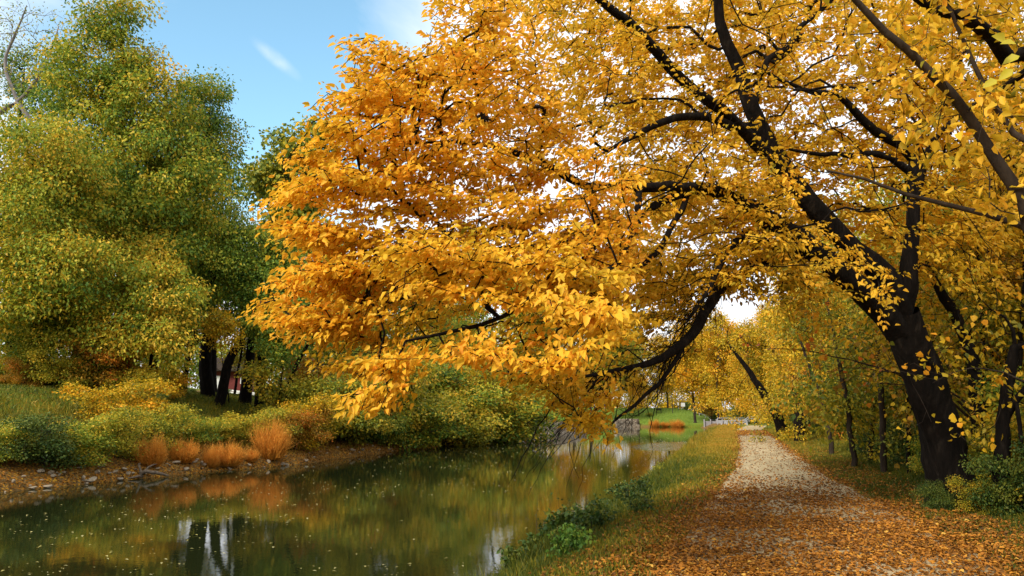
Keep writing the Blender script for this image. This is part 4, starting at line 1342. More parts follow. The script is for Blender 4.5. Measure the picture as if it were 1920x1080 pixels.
# undergrowth of the right-hand woods
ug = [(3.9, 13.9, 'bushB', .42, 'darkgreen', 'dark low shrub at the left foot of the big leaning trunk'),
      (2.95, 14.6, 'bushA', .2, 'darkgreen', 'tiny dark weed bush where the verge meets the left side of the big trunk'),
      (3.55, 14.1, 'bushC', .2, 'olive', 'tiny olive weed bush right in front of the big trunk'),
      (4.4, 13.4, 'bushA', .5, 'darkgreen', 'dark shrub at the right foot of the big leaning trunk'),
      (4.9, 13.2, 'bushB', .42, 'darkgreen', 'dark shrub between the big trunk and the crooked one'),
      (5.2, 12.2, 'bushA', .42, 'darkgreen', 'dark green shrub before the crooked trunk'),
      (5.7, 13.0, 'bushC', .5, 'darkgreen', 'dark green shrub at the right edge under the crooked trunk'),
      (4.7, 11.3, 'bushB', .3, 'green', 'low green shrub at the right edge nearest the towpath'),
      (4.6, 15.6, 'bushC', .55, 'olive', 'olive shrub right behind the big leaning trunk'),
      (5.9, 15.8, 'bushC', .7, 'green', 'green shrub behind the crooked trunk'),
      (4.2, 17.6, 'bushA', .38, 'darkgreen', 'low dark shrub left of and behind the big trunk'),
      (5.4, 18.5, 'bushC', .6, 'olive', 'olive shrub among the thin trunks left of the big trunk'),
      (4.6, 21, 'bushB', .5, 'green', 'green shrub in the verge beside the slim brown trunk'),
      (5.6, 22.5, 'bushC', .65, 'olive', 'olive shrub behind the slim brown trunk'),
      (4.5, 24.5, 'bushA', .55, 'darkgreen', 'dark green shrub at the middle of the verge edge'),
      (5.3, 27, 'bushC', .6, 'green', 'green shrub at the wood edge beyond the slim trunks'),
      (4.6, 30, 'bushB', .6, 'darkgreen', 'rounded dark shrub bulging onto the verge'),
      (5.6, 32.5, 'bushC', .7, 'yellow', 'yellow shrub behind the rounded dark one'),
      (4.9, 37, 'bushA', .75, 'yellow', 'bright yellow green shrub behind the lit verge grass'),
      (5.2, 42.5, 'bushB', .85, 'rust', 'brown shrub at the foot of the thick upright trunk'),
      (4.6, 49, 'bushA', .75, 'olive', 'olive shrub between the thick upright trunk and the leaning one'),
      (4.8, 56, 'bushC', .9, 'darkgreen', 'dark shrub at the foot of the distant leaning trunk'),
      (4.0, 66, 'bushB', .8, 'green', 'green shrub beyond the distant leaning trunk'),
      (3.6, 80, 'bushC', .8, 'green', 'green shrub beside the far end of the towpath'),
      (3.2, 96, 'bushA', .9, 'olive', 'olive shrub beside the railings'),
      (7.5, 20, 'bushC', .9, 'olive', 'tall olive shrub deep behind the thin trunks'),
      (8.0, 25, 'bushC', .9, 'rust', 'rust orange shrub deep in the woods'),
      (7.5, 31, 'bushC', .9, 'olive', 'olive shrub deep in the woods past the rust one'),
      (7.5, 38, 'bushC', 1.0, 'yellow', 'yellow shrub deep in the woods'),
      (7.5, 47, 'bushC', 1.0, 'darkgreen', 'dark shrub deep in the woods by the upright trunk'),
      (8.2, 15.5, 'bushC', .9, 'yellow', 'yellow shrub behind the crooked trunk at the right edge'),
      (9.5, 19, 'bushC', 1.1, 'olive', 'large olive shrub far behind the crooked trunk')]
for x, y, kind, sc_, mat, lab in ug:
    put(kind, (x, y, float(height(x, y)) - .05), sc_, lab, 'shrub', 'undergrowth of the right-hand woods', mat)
# maple sprigs reaching out beside the big trunk
for px, py, d, mat, lab in [(1490, 655, 15, 'rust', 'brownish maple sapling with broad leaves above the far towpath'), (1600, 690, 14.5, 'yellow', 'yellow green maple sapling with broad leaves left of the big trunk'), (1670, 720, 14.2, 'rust', 'maple sapling with a few rusty orange leaves close beside the big trunk'), (1820, 690, 11.5, 'yellow', 'yellow sapling with broad leaves in front of the woods right of the big trunk')]:
    gb = G(1700 if px < 1750 else 1860, 900 if px < 1750 else 955, 0.1)
    sk = Skel()
    top = P(px, py, d)
    gb = np.array([max(4.3, top[0] + 1.2), top[1] + .8, 0.1])
    sk.limb([gb, gb + [0, 0, 1.2], (gb + top) / 2 + [.2, 0, .9], top], [.04, .032, .02, .008], step=.25)
    tp_ = top + rng.normal(size=(26, 3)) * np.array([.75, .9, .45])
    sk.grow(tp_, step=.2, tip_r=.003, sag=0, rmax=.02, start=6)
    e = empty('sapling', gb, lab, 'sapling')
    V, F = sk.tubes()
    mesh_obj('trunk', V, F, M['bark2'], e, smooth=True, origin=gb)
    scatter_leaves('crown', tp_, .22, 4, .09, M[mat], e, gb, rng.normal(.55, .2, 26), aspect=.95, detail=True, nrand=.9)


# ------------------------------------------------------------ orange grass clumps
def reed_clump(name, n_, rad, hgt, seed, mat='reed', wd=.022):
    rg = np.random.default_rng(seed)
    a = rg.uniform(0, 2 * PI, n_)
    rr_ = rad * .55 * np.sqrt(rg.uniform(0, 1, n_))
    p0 = np.stack([rr_ * np.cos(a), rr_ * np.sin(a), np.zeros(n_)], -1)
    lean = rr_ / rad * 1.5 + rg.normal(size=n_) * .18
    dr = np.stack([np.cos(a) * np.sin(lean), np.sin(a) * np.sin(lean), np.cos(lean)], -1)
    L = hgt * rg.uniform(.25, 1.15, n_) ** .8 * (1 + .28 * np.sin(a * 3 + seed) + .12 * np.sin(a * 7))
    V, F, k_ = leaf_geo(p0, dr, rg.normal(size=(n_, 3)), L, np.full(n_, wd), False, droop=.22)
    # feathery side strands near the tips
    m_ = n_ * 2
    id_ = rg.integers(0, n_, m_)
    p1 = p0[id_] + dr[id_] * (L[id_] * rg.uniform(.55, .98, m_))[:, None]
    V2, F2, _ = leaf_geo(p1, dr[id_] + rg.normal(size=(m_, 3)) * .7, rg.normal(size=(m_, 3)), rg.uniform(.08, .2, m_), np.full(m_, wd * .9), False)
    V = np.concatenate([V, V2]); F = np.concatenate([F, F2 + n_ * 4])
    return mesh_obj(name, V, F, M[mat], None, np.concatenate([rg.uniform(0, 1, n_) ** 1.3, rg.uniform(.2, 1, m_)]))


rc = [reed_clump('grass_clump', 2600, 1.0, 1.15, 61), reed_clump('grass_clump', 2200, 1.1, 1.0, 62)]
used_rc = [False, False]
for i, (px, d, w_, h_, lab) in enumerate([
    (288, 31.3, .52, 1.0, 'leftmost orange grass clump at the far waterline'), (348, 32.8, .5, .95, 'second orange grass clump from the left, narrow'),
    (402, 34.2, .35, .8, 'small orange grass clump left of the wide one'), (432, 34.8, .62, 1.0, 'wide orange grass clump left of the brightest one'), (512, 37.4, .68, 1.55, 'brightest and tallest orange grass clump at the far waterline'),
    (474, 36.4, .3, .6, 'smallest orange grass clump between the wide and the tallest one'),
    (1228, 146, .85, 1.35, 'distant orange grass clump at the foot of the green lawn, left one'), (1246, 148, .8, 1.0, 'distant orange grass clump at the foot of the lawn, middle one'), (1270, 150, 1.1, 1.4, 'distant orange grass clump at the foot of the lawn below the signs'),
    (935, 70.5, 1.2, 1.2, 'orange grass clump at the near end of the stone wall'), (900, 67, 1.0, .8, 'low orange grass clump under the last green shrubs')]):
    k_ = i % 2
    o = rc[k_] if not used_rc[k_] else rc[k_].copy()
    if used_rc[k_]: COL.objects.link(o)
    used_rc[k_] = True
    p_ = P(px, 800, d)
    if d < 100:
        x_ = float(xl(p_[1])) - .55
        y_ = p_[1]
        # slide along the sight line to the bank
        t_ = x_ / p_[0]
        x_, y_ = p_[0] * t_, p_[1] * t_
    else:
        for d_ in np.arange(140, 175, .25):
            p_ = P(px, 800, d_)
            if height(p_[0], p_[1]) > WZ + .02: break
        x_, y_ = float(p_[0]), float(p_[1])
    o.location = (x_, y_, float(height(x_, y_)) - (.06 if d < 100 else .28))
    o.rotation_euler = (0, 0, rng.uniform(0, 6))
    o.scale = (w_, w_, h_ / 1.1)
    tag(o, lab, 'grass clump', 'orange grass clumps at the waterline')

# ------------------------------------------------------------ weeds on the near bank
for px, py, z, n_cl, r_, mat, leaf, lab in [
    (1050, 1010, -.45, 46, .42, 'darkgreen', .095, 'broad leaved dark green weed leaning over the near water edge'),
    (1015, 1040, -.6, 22, .30, 'darkgreen', .075, 'lower weed with small leaves at the very waterline'),
    (1110, 1010, -.3, 36, .34, 'darkgreen', .06, 'small leaved green weed on the near bank beside the broad leaved one'),
    (1070, 1062, -.25, 40, .28, 'freshgreen', .05, 'bright green tuft at the bottom of the near bank'),
    (1180, 960, -.45, 40, .45, 'darkgreen', .05, 'dark weed where the grassy bank meets the pale reflection'),
    (1195, 990, -.2, 30, .4, 'darkgreen', .05, 'low green weed uphill of the dark one on the near bank'),
    (1135, 985, -.7, 34, .34, 'darkgreen', .05, 'dark weed overhanging the water between the broad leaved weed and the pale reflection'),
    (1085, 1030, -.65, 34, .36, 'darkgreen', .06, 'dark weed overhanging the water at the foot of the broad leaved one'),
    (1215, 935, -.7, 30, .34, 'darkgreen', .05, 'dark weed at the water edge beyond the pale reflection'),
    (1238, 905, -.7, 30, .38, 'olive', .05, 'green weed at the water edge where the straw coloured grass begins'),
    (975, 1075, -.7, 36, .34, 'darkgreen', .07, 'dark leafy weed at the bottom edge of the picture by the water')]:
    b_ = G(px, py, z)
    b_[2] = float(height(b_[0], b_[1]))
    hh = np.array([0, 0, r_ * .8])
    rg = np.random.default_rng(px)
    tp_ = b_ + hh + unit(rg.normal(size=(n_cl, 3))) * (rg.uniform(.2, 1, n_cl)[:, None]) * np.array([r_, r_, r_ * .8])
    tp_[:, 2] = np.maximum(tp_[:, 2], b_[2] + .05)
    sk = Skel()
    sk.limb([b_ - [0, 0, .05], b_ + [0, 0, .1], b_ + hh], [.008, .007, .004], step=.08)
    sk.grow(tp_, step=.08, tip_r=.0016, sag=0, rmax=.006, start=1)
    e = empty('weed', b_, lab, 'weed')
    V, F = sk.tubes()
    mesh_obj('stem', V, F, M['bark2'], e, origin=b_)
    scatter_leaves('foliage', tp_, .09, 14, leaf, M[mat], e, b_, rg.normal(.45, .2, n_cl), aspect=.75, detail=True)
# tall bare stalks standing in the water's edge
b_ = G(1062, 1030, -.75)
sk = Skel()
for k_ in range(9):
    q_ = b_ + rng.normal(size=3) * [.3, .25, 0]
    q_[2] = WZ - .1
    sk.limb([q_, q_ + [rng.normal() * .05, 0, .45], q_ + [rng.normal() * .12, 0, rng.uniform(.8, 1.25)]], [.005, .004, .0015], step=.1)
tp_ = np.array(sk.p)[rng.integers(5, len(sk.p), 40)] + rng.normal(size=(40, 3)) * .09
V, F = sk.tubes()
e = empty('stalk_plant', b_, 'thin dark stalks with small round leaves rising from the near water edge', 'weed')
mesh_obj('stem', V, F, M['bark2'], e, origin=b_)
scatter_leaves('foliage', tp_, .05, 2.5, .045, M['darkgreen'], e, b_, rng.normal(.2, .1, 40), aspect=.8)

# ------------------------------------------------------------ stones and driftwood
def rock_mesh(seed):
    import bmesh
    rg = np.random.default_rng(seed)
    bm = bmesh.new()
    bmesh.ops.create_icosphere(bm, subdivisions=3, radius=1)
    dirs_ = unit(rg.normal(size=(9, 3)))
    offs = rg.uniform(.45, .85, 9)
    for v_ in bm.verts:
        c = np.array(v_.co)
        for dd_, of in zip(dirs_, offs):
            s_ = c @ dd_
            if s_ > of: c = c - dd_ * (s_ - of) * .9
        c = c + rg.normal(size=3) * .012
        v_.co = c * [1, .7, .45]
    me = bpy.data.meshes.new('stone')
    bm.to_mesh(me)
    bm.free()
    me.materials.append(M['rock'])
    return me


rms = [rock_mesh(s_) for s_ in (71, 72, 73, 74, 75)]


def shore_pt(px, off=.2):
    """point of the far shoreline seen at picture column px"""
    best = None
    for y_ in np.arange(12, 72, .25):
        x_ = float(xl(y_)) - off
        q_ = proj((x_, y_, WZ))
        if best is None or abs(q_[0] - px) < best[0]: best = (abs(q_[0] - px), x_, y_)
    return best[1], best[2]


for i in range(110):
    px = float(rng.uniform(5, 940)) if i > 8 else [150, 168, 190, 215, 236, 262, 275, 325, 350][i]
    s_ = rng.uniform(.05, .17) * (1.5 if i < 9 else 1)
    x_, y_ = shore_pt(px, rng.uniform(-.05, .7))
    o = bpy.data.objects.new('stone', rms[i % 5])
    COL.objects.link(o)
    o.location = (x_, y_, max(float(height(x_, y_)), WZ) + s_ * .35)
    o.rotation_euler = (rng.normal() * .2, rng.normal() * .2, rng.uniform(0, 6))
    o.scale = (s_, s_ * rng.uniform(.7, 1.2), s_ * rng.uniform(.7, 1.3))
    tag(o, 'pale flat stone lying at the waterline of the far bank', 'stone', 'stones along the far waterline')
x_, y_ = shore_pt(262, .1)
db = np.array([x_, y_, WZ])
sk = Skel()
sk.limb([db + [-.12, 0, .55], db + [0, 0, .3], db + [.06, 0, .12], db + [0, .1, 0]], [.03, .045, .06, .07], step=.12)
sk.limb([db + [.15, 0, .25], db + [.4, .35, .2], db + [.6, .8, .06]], [.06, .07, .03], par=4, step=.12)
sk.limb([db + [.1, -.2, .1], db + [0, -.6, .05]], [.05, .02], par=4, step=.12)
sk.limb([db + [.1, .3, .4], db + [.2, .6, .5]], [.04, .015], par=3, step=.12)
V, F = sk.tubes()
tag(mesh_obj('driftwood', V, F, M['drift'], smooth=True, origin=None), 'pale forked driftwood snag at the far waterline left of the orange grass', 'driftwood')

# ------------------------------------------------------------ stone walls of the far bank
m, n, l, out = newmat('rubble_masonry')
tc = N(n, 'ShaderNodeTexCoord')
mp = N(n, 'ShaderNodeMapping'); mp.inputs['Scale'].default_value = (1, .62, 1.25)
l.new(tc.outputs['Object'], mp.inputs[0])
vo = N(n, 'ShaderNodeTexVoronoi'); setin(vo, Scale=3.4); l.new(mp.outputs[0], vo.inputs['Vector'])
ve = N(n, 'ShaderNodeTexVoronoi', feature='DISTANCE_TO_EDGE'); setin(ve, Scale=3.4); l.new(mp.outputs[0], ve.inputs['Vector'])
sc2 = N(n, 'ShaderNodeSeparateColor'); l.new(vo.outputs['Color'], sc2.inputs[0])
r1 = ramp(n, [(0, (.20, .15, .10)), (.5, (.36, .29, .20)), (1, (.52, .45, .34))]); l.new(sc2.outputs[0], r1.inputs[0])
r2 = ramp(n, [(0.02, (.25, .2, .16)), (.09, (1, 1, 1))]); l.new(ve.outputs['Distance'], r2.inputs[0])
mu = N(n, 'ShaderNodeMixRGB', blend_type='MULTIPLY'); mu.inputs[0].default_value = 1
l.new(r1.outputs[0], mu.inputs[1]); l.new(r2.outputs[0], mu.inputs[2])
pb = N(n, 'ShaderNodeBsdfPrincipled'); setin(pb, Roughness=.9); l.new(mu.outputs[0], pb.inputs['Base Color'])
bp = N(n, 'ShaderNodeBump'); setin(bp, Strength=1.0, Distance=.06); l.new(r2.outputs[0], bp.inputs['Height']); l.new(bp.outputs[0], pb.inputs['Normal'])
l.new(pb.outputs[0], out.inputs[0])
M['masonry'] = m


def bank_wall(y0, y1, top, lab):
    yy = np.arange(y0, y1 + .01, .3)
    xs = xl(yy) + .1
    rg = np.random.default_rng(int(y0))
    prof = [(.12, -.5), (.12, .10), (0, .12), (0, top * .5), (-.03, top), (-.55, top + .03), (-.55, -.5)]
    V = []
    for a_, b_ in prof:
        jx = rg.normal(size=len(yy)) * .03
        jz = rg.normal(size=len(yy)) * (.05 if b_ > .5 * top + .01 else 0)
        V.append(np.stack([xs + a_ + jx, yy, WZ + b_ + jz], -1))
    V = np.stack(V, 1)
    m_ = len(yy)
    ix = np.arange(m_ * 7).reshape(m_, 7)
    F = np.stack([ix[:-1, :-1], ix[1:, :-1], ix[1:, 1:], ix[:-1, 1:]], -1).reshape(-1, 4)
    e_ = empty('stone_wall', (xs[0], yy[0], WZ), lab, 'wall')
    mesh_obj('masonry', V.reshape(-1, 3), [F, np.array([[0, 1, 2, 3, 4, 5, 6]]), np.array([[6, 5, 4, 3, 2, 1, 0]]) + (m_ - 1) * 7], M['masonry'], e_, origin=e_.location)
    return e_


bank_wall(71.5, 113, 1.38, 'long pale rubble stone wall holding the far bank beyond the shrubs')
bank_wall(142.5, 149.5, 1.5, 'short distant rubble stone wall under the orange tree')

# ------------------------------------------------------------ lock, railings and signs at the end of the canal
def railing(name, pts, h_, lab, mat='whitewood', n_rail=2, grp=None, w=.10):
    a_ = np.array(pts[0], float)
    e_ = empty(name, a_, lab, 'railing', grp)
    for p_ in pts:
        p_ = np.array(p_, float) - a_
        MB().box((p_[0], p_[1], p_[2] + h_ / 2 - .1), (w * 1.2, w * 1.2, h_ + .2)).build('post', M[mat], e_, bevel=.01)
    for k_ in range(n_rail):
        z_ = h_ * (1 - k_ * .45)
        r_ = MB()
        for p_, q_ in zip(pts[:-1], pts[1:]):
            r_.bar(np.array(p_, float) - a_ + [0, -w * .7, z_], np.array(q_, float) - a_ + [0, -w * .7, z_], w)
        r_.build('rail', M[mat], e_)
    return e_


def Pz(px, d, z):
    p_ = P(px, 780, d)
    return [p_[0], p_[1], z]


railing('railing', [Pz(x_, 118, -.25) for x_ in (1366, 1376, 1386, 1396)], 1.0, 'white wooden railing in front at the lock, nearest the path end')
railing('railing', [Pz(x_, 128, .05) for x_ in (1345, 1358, 1371, 1384, 1397)], .95, 'white wooden railing behind the nearest one, over the grey lock wall')
railing('railing', [Pz(1392, 122, -.1), Pz(1398, 122, .25), Pz(1404, 122, .6), Pz(1414, 122, .55), Pz(1424, 122, .55)], .65, 'white railing rising in a slope at the right end of the lock')
e = empty('lock_wall', Pz(1325, 137, -.9), 'low grey timber and stone lock wall at the head of the canal', 'wall')
o_ = np.array(e.location)
for k_, (x0, x1, z1) in enumerate([(1320, 1343, .45), (1343.5, 1366, .62), (1366.5, 1392, .5)]):
    a_ = np.array(Pz(x0, 137, -1.2)) - o_; b_ = np.array(Pz(x1, 137, -1.2)) - o_
    c_ = (a_ + b_) / 2
    MB().box((c_[0], c_[1], (z1 - 1.2) / 2 + .9 - .0 - .15), (abs(b_[0] - a_[0]) * 1.0, .45, z1 + 1.4), rz=math.atan2(b_[1] - a_[1], b_[0] - a_[0])).build('wall_panel', M['greywood' if k_ != 1 else 'whitewood'], e, bevel=.03)
for x_ in (1320, 1332, 1343, 1354, 1366, 1379, 1392):
    a_ = np.array(Pz(x_, 136.6, 0)) - o_
    MB().box((a_[0], a_[1] - .05, .75), (.22, .18, 1.8)).build('pile', M['greywood'], e, bevel=.02)
e = empty('lock_gate', Pz(1377, 134, .2), 'grey boarded lock gate top standing above the white railings', 'gate')
g_ = MB()
for k_ in range(7): g_.box(((k_ - 3) * .28, 0, .55), (.25, .1, 1.15))
g_.build('boards', M['greywood'], e)
MB().bar((-1.5, -.1, 1.1), (1.4, -.1, 1.2), .2).build('balance_beam', M['greywood'], e)
# timbers at the foot of the railings
for k_, px in enumerate((1352, 1362, 1400)):
    p_ = Pz(px, 116, 0)
    p_[2] = float(height(p_[0], p_[1]))
    e = empty('bollard', p_, ['short white post at the left foot of the railings', 'short white post just right of the leftmost one', 'short white post at the right foot of the railings'][k_], 'post', 'white posts by the lock')
    MB().box((0, 0, .25), (.22, .22, .6)).build('post', M['whitewood'], e, bevel=.03)
    MB().box((0, 0, .58), (.28, .28, .07)).build('cap', M['whitewood'], e, bevel=.02)


def lawn_pt(px, d):
    p_ = P(px, 770, d)
    return np.array([p_[0], p_[1], float(height(p_[0], p_[1]))])


b_ = lawn_pt(1281, 166)
e = empty('notice_board', b_, 'white notice board on two dark posts on the far lawn', 'sign')
for s_ in (-.42, .42): MB().box((s_, 0, .75), (.08, .08, 1.7)).build('leg', M['dark'], e)
MB().box((0, -.06, 1.15), (.86, .05, .85)).build('panel', M['white'], e, bevel=.01)
MB().box((0, -.02, 1.62), (1.0, .2, .07)).build('cap', M['dark'], e)
b_ = lawn_pt(1272, 164)
e = empty('small_sign', b_, 'narrow white sign on a thin post left of the notice board', 'sign')
MB().box((0, 0, .8), (.09, .09, 1.8)).build('post', M['dark'], e)
MB().box((0, -.07, 1.35), (.32, .04, .62)).build('panel', M['white'], e, bevel=.01)
b_ = lawn_pt(1261, 160)
e = empty('lamp_post', b_, 'tall thin dark post on the far lawn left of the signs', 'post')
MB().box((0, 0, 1.9), (.13, .13, 4.0)).build('post', M['dark'], e, bevel=.01)
MB().box((0, 0, 3.95), (.3, .3, .18)).build('cap', M['dark'], e, bevel=.03)
b_ = lawn_pt(1235, 160)
e = empty('bench', b_, 'small dark bench on the far lawn under the orange tree', 'bench')
MB().box((0, 0, .45), (1.2, .4, .06)).build('seat', M['dark'], e)
MB().box((0, .18, .75), (1.2, .05, .35)).build('backrest', M['dark'], e)
for s_ in (-.5, .5): MB().box((s_, 0, .21), (.08, .36, .42)).build('leg', M['dark'], e)
railing('railing', [list(lawn_pt(x_, 162)) for x_ in (1300, 1311, 1322, 1333, 1343)], .45, 'long low white rail running down the far lawn to the lock', n_rail=1, w=.09)

# ------------------------------------------------------------ red shed beyond the grove
sb = lawn_pt(434, 100)
e = empty('red_shed', sb, 'red walled building glimpsed beyond the black trunks', 'building')
e.rotation_euler = (0, 0, .55)
MB().box((0, 0, 1.3), (5, 5, 2.9)).build('wall', M['redpaint'], e)
rf = MB()
rf.add([(-2.9, -3.4, 2.72), (2.9, -3.4, 2.72), (2.9, 0, 4.5), (-2.9, 0, 4.5), (-2.9, 3.4, 2.72), (2.9, 3.4, 2.72), (-2.9, -3.4, 2.58), (2.9, -3.4, 2.58), (2.9, 3.4, 2.58), (-2.9, 3.4, 2.58)],
       [(0, 1, 2, 3), (3, 2, 5, 4), (0, 3, 4), (1, 5, 2), (6, 9, 8, 7), (0, 6, 7, 1), (4, 5, 8, 9), (0, 4, 9, 6), (1, 7, 8, 5)])
rf.build('roof', M['bark2'], e)
dr_ = MB().box((-1.5, -2.54, 1.0), (1.1, .08, 2.0)).build('door', M['white'], e)
for x_ in (1.6,):
    w_ = MB().box((x_, -2.54, 1.5), (1.0, .08, 1.0)).build('window', M['white'], e)
    MB().box((x_, -2.59, 1.5), (.8, .04, .8)).build('pane', M['dark'], w_)
railing('fence', [list(lawn_pt(x_, 90) + [0, 0, 0]) for x_ in (405, 425, 445, 465, 485)], .5, 'low pale fence on the bright grass beyond the black trunks', mat='white', w=.16, n_rail=2)

# ------------------------------------------------------------ grass, fallen leaves, floating leaves
def blades(name, x, y, hgt, wd, mat, tint_, lab, cat='grass'):
    n_ = len(x)
    z = height(x, y) - .01
    lean = rng.normal(size=(n_, 3)) * .38
    dr = np.array([0, 0, 1.0]) + lean
    V, F, k_ = leaf_geo(np.stack([x, y, z], -1), dr, rng.normal(size=(n_, 3)) * [1, 1, .2], hgt, wd, False, droop=.25)
    o = mesh_obj(name, V, F, M[mat], None, np.clip(tint_, 0, 1))
    return tag(o, lab, cat, kind='stuff')


def pick(x0, x1, y0, y1, n_, wf, ypow=2.0):
    x = rng.uniform(x0, x1, n_)
    u = rng.uniform(0, 1, n_)
    y = y0 * (y1 / y0) ** (u ** .9)
    k_ = rng.uniform(0, 1, n_) < wf(x, y)
    return x[k_], y[k_]


x, y = pick(-3.9, 0.2, 6.5, 110, 210000, lambda x, y: sstep(-.25, .05, x - xr(y) + .12 * hnoise(x, y, 6.0, 57)) * (1 - sstep(-.35, .12, x - edge_l(y))) * (.25 + .75 * sstep(-.2, -1.0, x - edge_l(y))))
s_ = x - xr(y)
hg = (.08 + .17 * (1 - sstep(.1, 1.3, s_)) * (.6 + .7 * (hnoise(x, y, 3.1, 55) > -.05))) * rng.uniform(.4, 1.4, len(x)) * (1 + y / 50)
strawy = sstep(24, 42, y) * .42 + .25 * sstep(.9, 1.8, s_)
blades('bank_grass', x, y, hg, .012 + y * .0007, 'grass', rng.normal(.20, .2, len(x)) + strawy, 'long grass on the near bank between towpath and water')
x, y = pick(1.8, 8.0, 7.5, 90, 230000, lambda x, y: sstep(.0, .5, x - edge_r(y)) * (1 - .55 * sstep(5.0, 7.5, x)))
hg = (.06 + .12 * sstep(3.2, 4.6, x)) * rng.uniform(.5, 1.4, len(x)) * (1 + y / 60)
blades('verge_grass', x, y, hg, .012 + y * .0006, 'grass', rng.normal(.24, .16, len(x)) + sstep(22, 40, y) * .30, 'grass of the verge between the towpath and the right-hand woods')
# far bank grass
n_ = 120000
y = 14 + 58 * rng.uniform(0, 1, n_); q = np.where((y > 29) | (rng.uniform(0, 1, n_) < .25), .5, 1.5) + rng.uniform(0, 1, n_) ** .9 * 24
x = xl(y) - q
blades('far_bank_grass', x, y, (.12 + .26 * sstep(.8, 2.5, q) * (1 - sstep(5, 10, q))) * rng.uniform(.5, 1.4, n_) * np.where(q > 17, .6, 1), np.full(n_, .04), 'grass', rng.normal(.42, .18, n_) - .1 * sstep(7, 10, q) + .4 * (1 - sstep(1, 3, q)), 'grass and low weeds on top of the far bank')
n_ = 40000
y = 112 + 65 * rng.uniform(0, 1, n_); x = -44 + 40 * rng.uniform(0, 1, n_)
k_ = (height(x, y) > WZ + .12)
k_ &= (x < xr(y) - 1)
x, y = x[k_], y[k_]
blades('lawn_grass', x, y, .16 * rng.uniform(.5, 1.3, len(x)), np.full(len(x), .09), 'freshgreen', rng.normal(.75, .2, len(x)), 'short bright green lawn at the far end of the canal')


def flat_leaves(name, x, y, z, size, mat, lab, kind='stuff', tilt=.3, asp=.62, mu=.5, sg=.22, cat='leaves', up=.012):
    n_ = len(x)
    a_ = rng.uniform(0, 2 * PI, n_)
    dr = np.stack([np.cos(a_), np.sin(a_), rng.normal(size=n_) * tilt * .6], -1)
    nr = np.array([0, 0, 1.0]) + rng.normal(size=(n_, 3)) * tilt
    p_ = np.stack([x, y, z + up + rng.uniform(0, .02, n_) * (tilt > .1)], -1)
    V, F, k_ = leaf_geo(p_, dr, nr, size, size * asp, tilt > .1, .5, .1)
    o = mesh_obj(name, V, F, M[mat], None, np.repeat(np.clip(mu + rng.normal(size=n_) * sg, 0, 1), k_))
    return tag(o, lab, cat, kind=kind)


x, y = pick(-3.4, 7.5, 6.3, 100, 520000, lambda x, y: litter_w(x, y) * (.40 + .60 * sstep(-.25, .22, hnoise(x, y, 1.9, 21) + .6 * hnoise(x, y, 6.0, 22))) * (1 - .35 * np.exp(-((x - .45) / .35) ** 2) - .25 * np.exp(-((x - 1.5) / .3) ** 2)) * np.clip(9 / y + .25, 0, 1))
flat_leaves('fallen_leaves', x, y, height(x, y) + .02, .044 * rng.uniform(.35, 1.6, len(x)) * (1 + np.maximum(y - 12, 0) * .02), 'litter', 'fallen orange and brown leaves strewn over towpath and verges', tilt=.38)
print('litter', len(x))
x, y = pick(edge_l(30) + .0, 1.9, 14, 60, 5000, lambda x, y: .5 + 0 * x)
flat_leaves('scattered_leaves', x, y, height(x, y) + .025, .06 * rng.uniform(.5, 1.2, len(x)), 'litter', 'sparse brown leaves dotted on the bare pale gravel', tilt=.3, mu=.4)
n_ = 26000
y = 14 + 58 * rng.uniform(0, 1, n_); q = rng.uniform(0, 1, n_) ** 1.3 * 5
x = xl(y) - q
flat_leaves('bank_litter', x, y, height(x, y), .08 * rng.uniform(.5, 1.3, n_), 'litter', 'brown leaf litter on the steep far shore', tilt=.5, mu=.35)
n_ = 4200
y = 8 * (110 / 8) ** rng.uniform(0, 1, n_); x = rng.uniform(-21, -4, n_)
cl_ = hnoise(x, y, .35, 31) + .5 * hnoise(x, y, 1.1, 32)
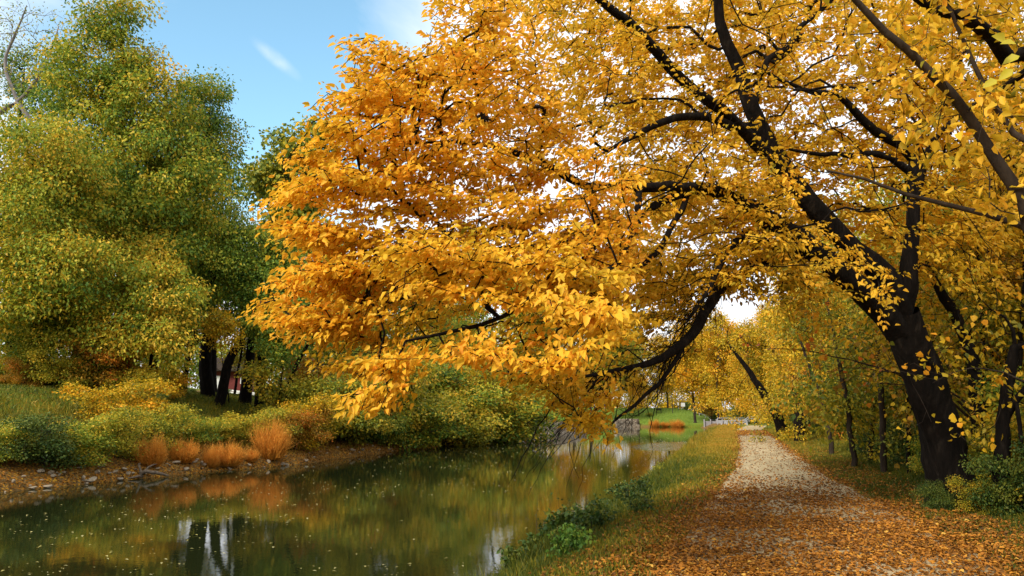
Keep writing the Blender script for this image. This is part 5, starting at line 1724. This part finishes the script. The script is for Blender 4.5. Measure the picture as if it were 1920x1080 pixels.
k_ = (cl_ > .12) & (rng.uniform(0, 1, n_) < .6) | (rng.uniform(0, 1, n_) < .12)
x, y = x[k_], y[k_]
flat_leaves('floating_leaves', x, y, np.full(len(x), WZ), (.045 + .0014 * y) * rng.uniform(.5, 1.4, len(x)), 'afloat', 'pale leaves afloat on the canal', tilt=.02, mu=.55, up=.018)
print('floating', len(x))


# ------------------------------------------------------------ woods that close the view
def woods(name, n_, fx, mat, lab, seed, size=.5, per=60, rad=2.0):
    rg = np.random.default_rng(seed)
    cs = fx(rg, n_)
    cs[:, 2] += height(cs[:, 0], cs[:, 1])
    o = scatter_leaves(name, cs, rad * rg.uniform(.6, 1.3, n_), per, size, M[mat], None, None, rg.normal(.45, .2, n_), .12, aspect=.7, rg=rg)
    return tag(o, lab, 'woods', kind='stuff')


def fx1(rg, n_):
    x = rg.uniform(-95, 45, n_); y = rg.uniform(192, 225, n_)
    top = np.interp(x, [-95, -30, -10, 45], [24, 22, 14, 20]) + 3 * hnoise(x, y, .12, 41)
    return np.stack([x, y, rg.uniform(0, 1, n_) ** 1.4 * top], -1)


def fx2(rg, n_):
    t = rg.uniform(0, 1, n_)
    x = -66 - 60 * t + rg.uniform(-4, 4, n_) - 10; y = 135 - 95 * t + rg.uniform(-4, 4, n_)
    top = 10 + 3 * hnoise(x, y, .2, 42)
    lowz = np.where(np.abs(t - .42) < .1, 2.6, 0)
    return np.stack([x, y, lowz + rg.uniform(0, 1, n_) * (top - lowz)], -1)


def fx3(rg, n_):
    y = rg.uniform(14, 190, n_); x = 17 + y * .10 + rg.uniform(0, 9, n_)
    top = 9 + 2.5 * hnoise(x, y, .2, 43)
    return np.stack([x, y, rg.uniform(0, 1, n_) * top], -1)


woods('distant_woods', 2300, fx1, 'yellow', 'far-off yellow and olive woods closing the end of the canal', 51)
woods('distant_woods', 1000, fx2, 'green', 'dim green woods behind the grove on the far bank', 52)
woods('distant_woods', 1100, fx3, 'olive', 'olive woods filling the depth behind the right-hand trees', 53, size=.34, per=60, rad=1.7)
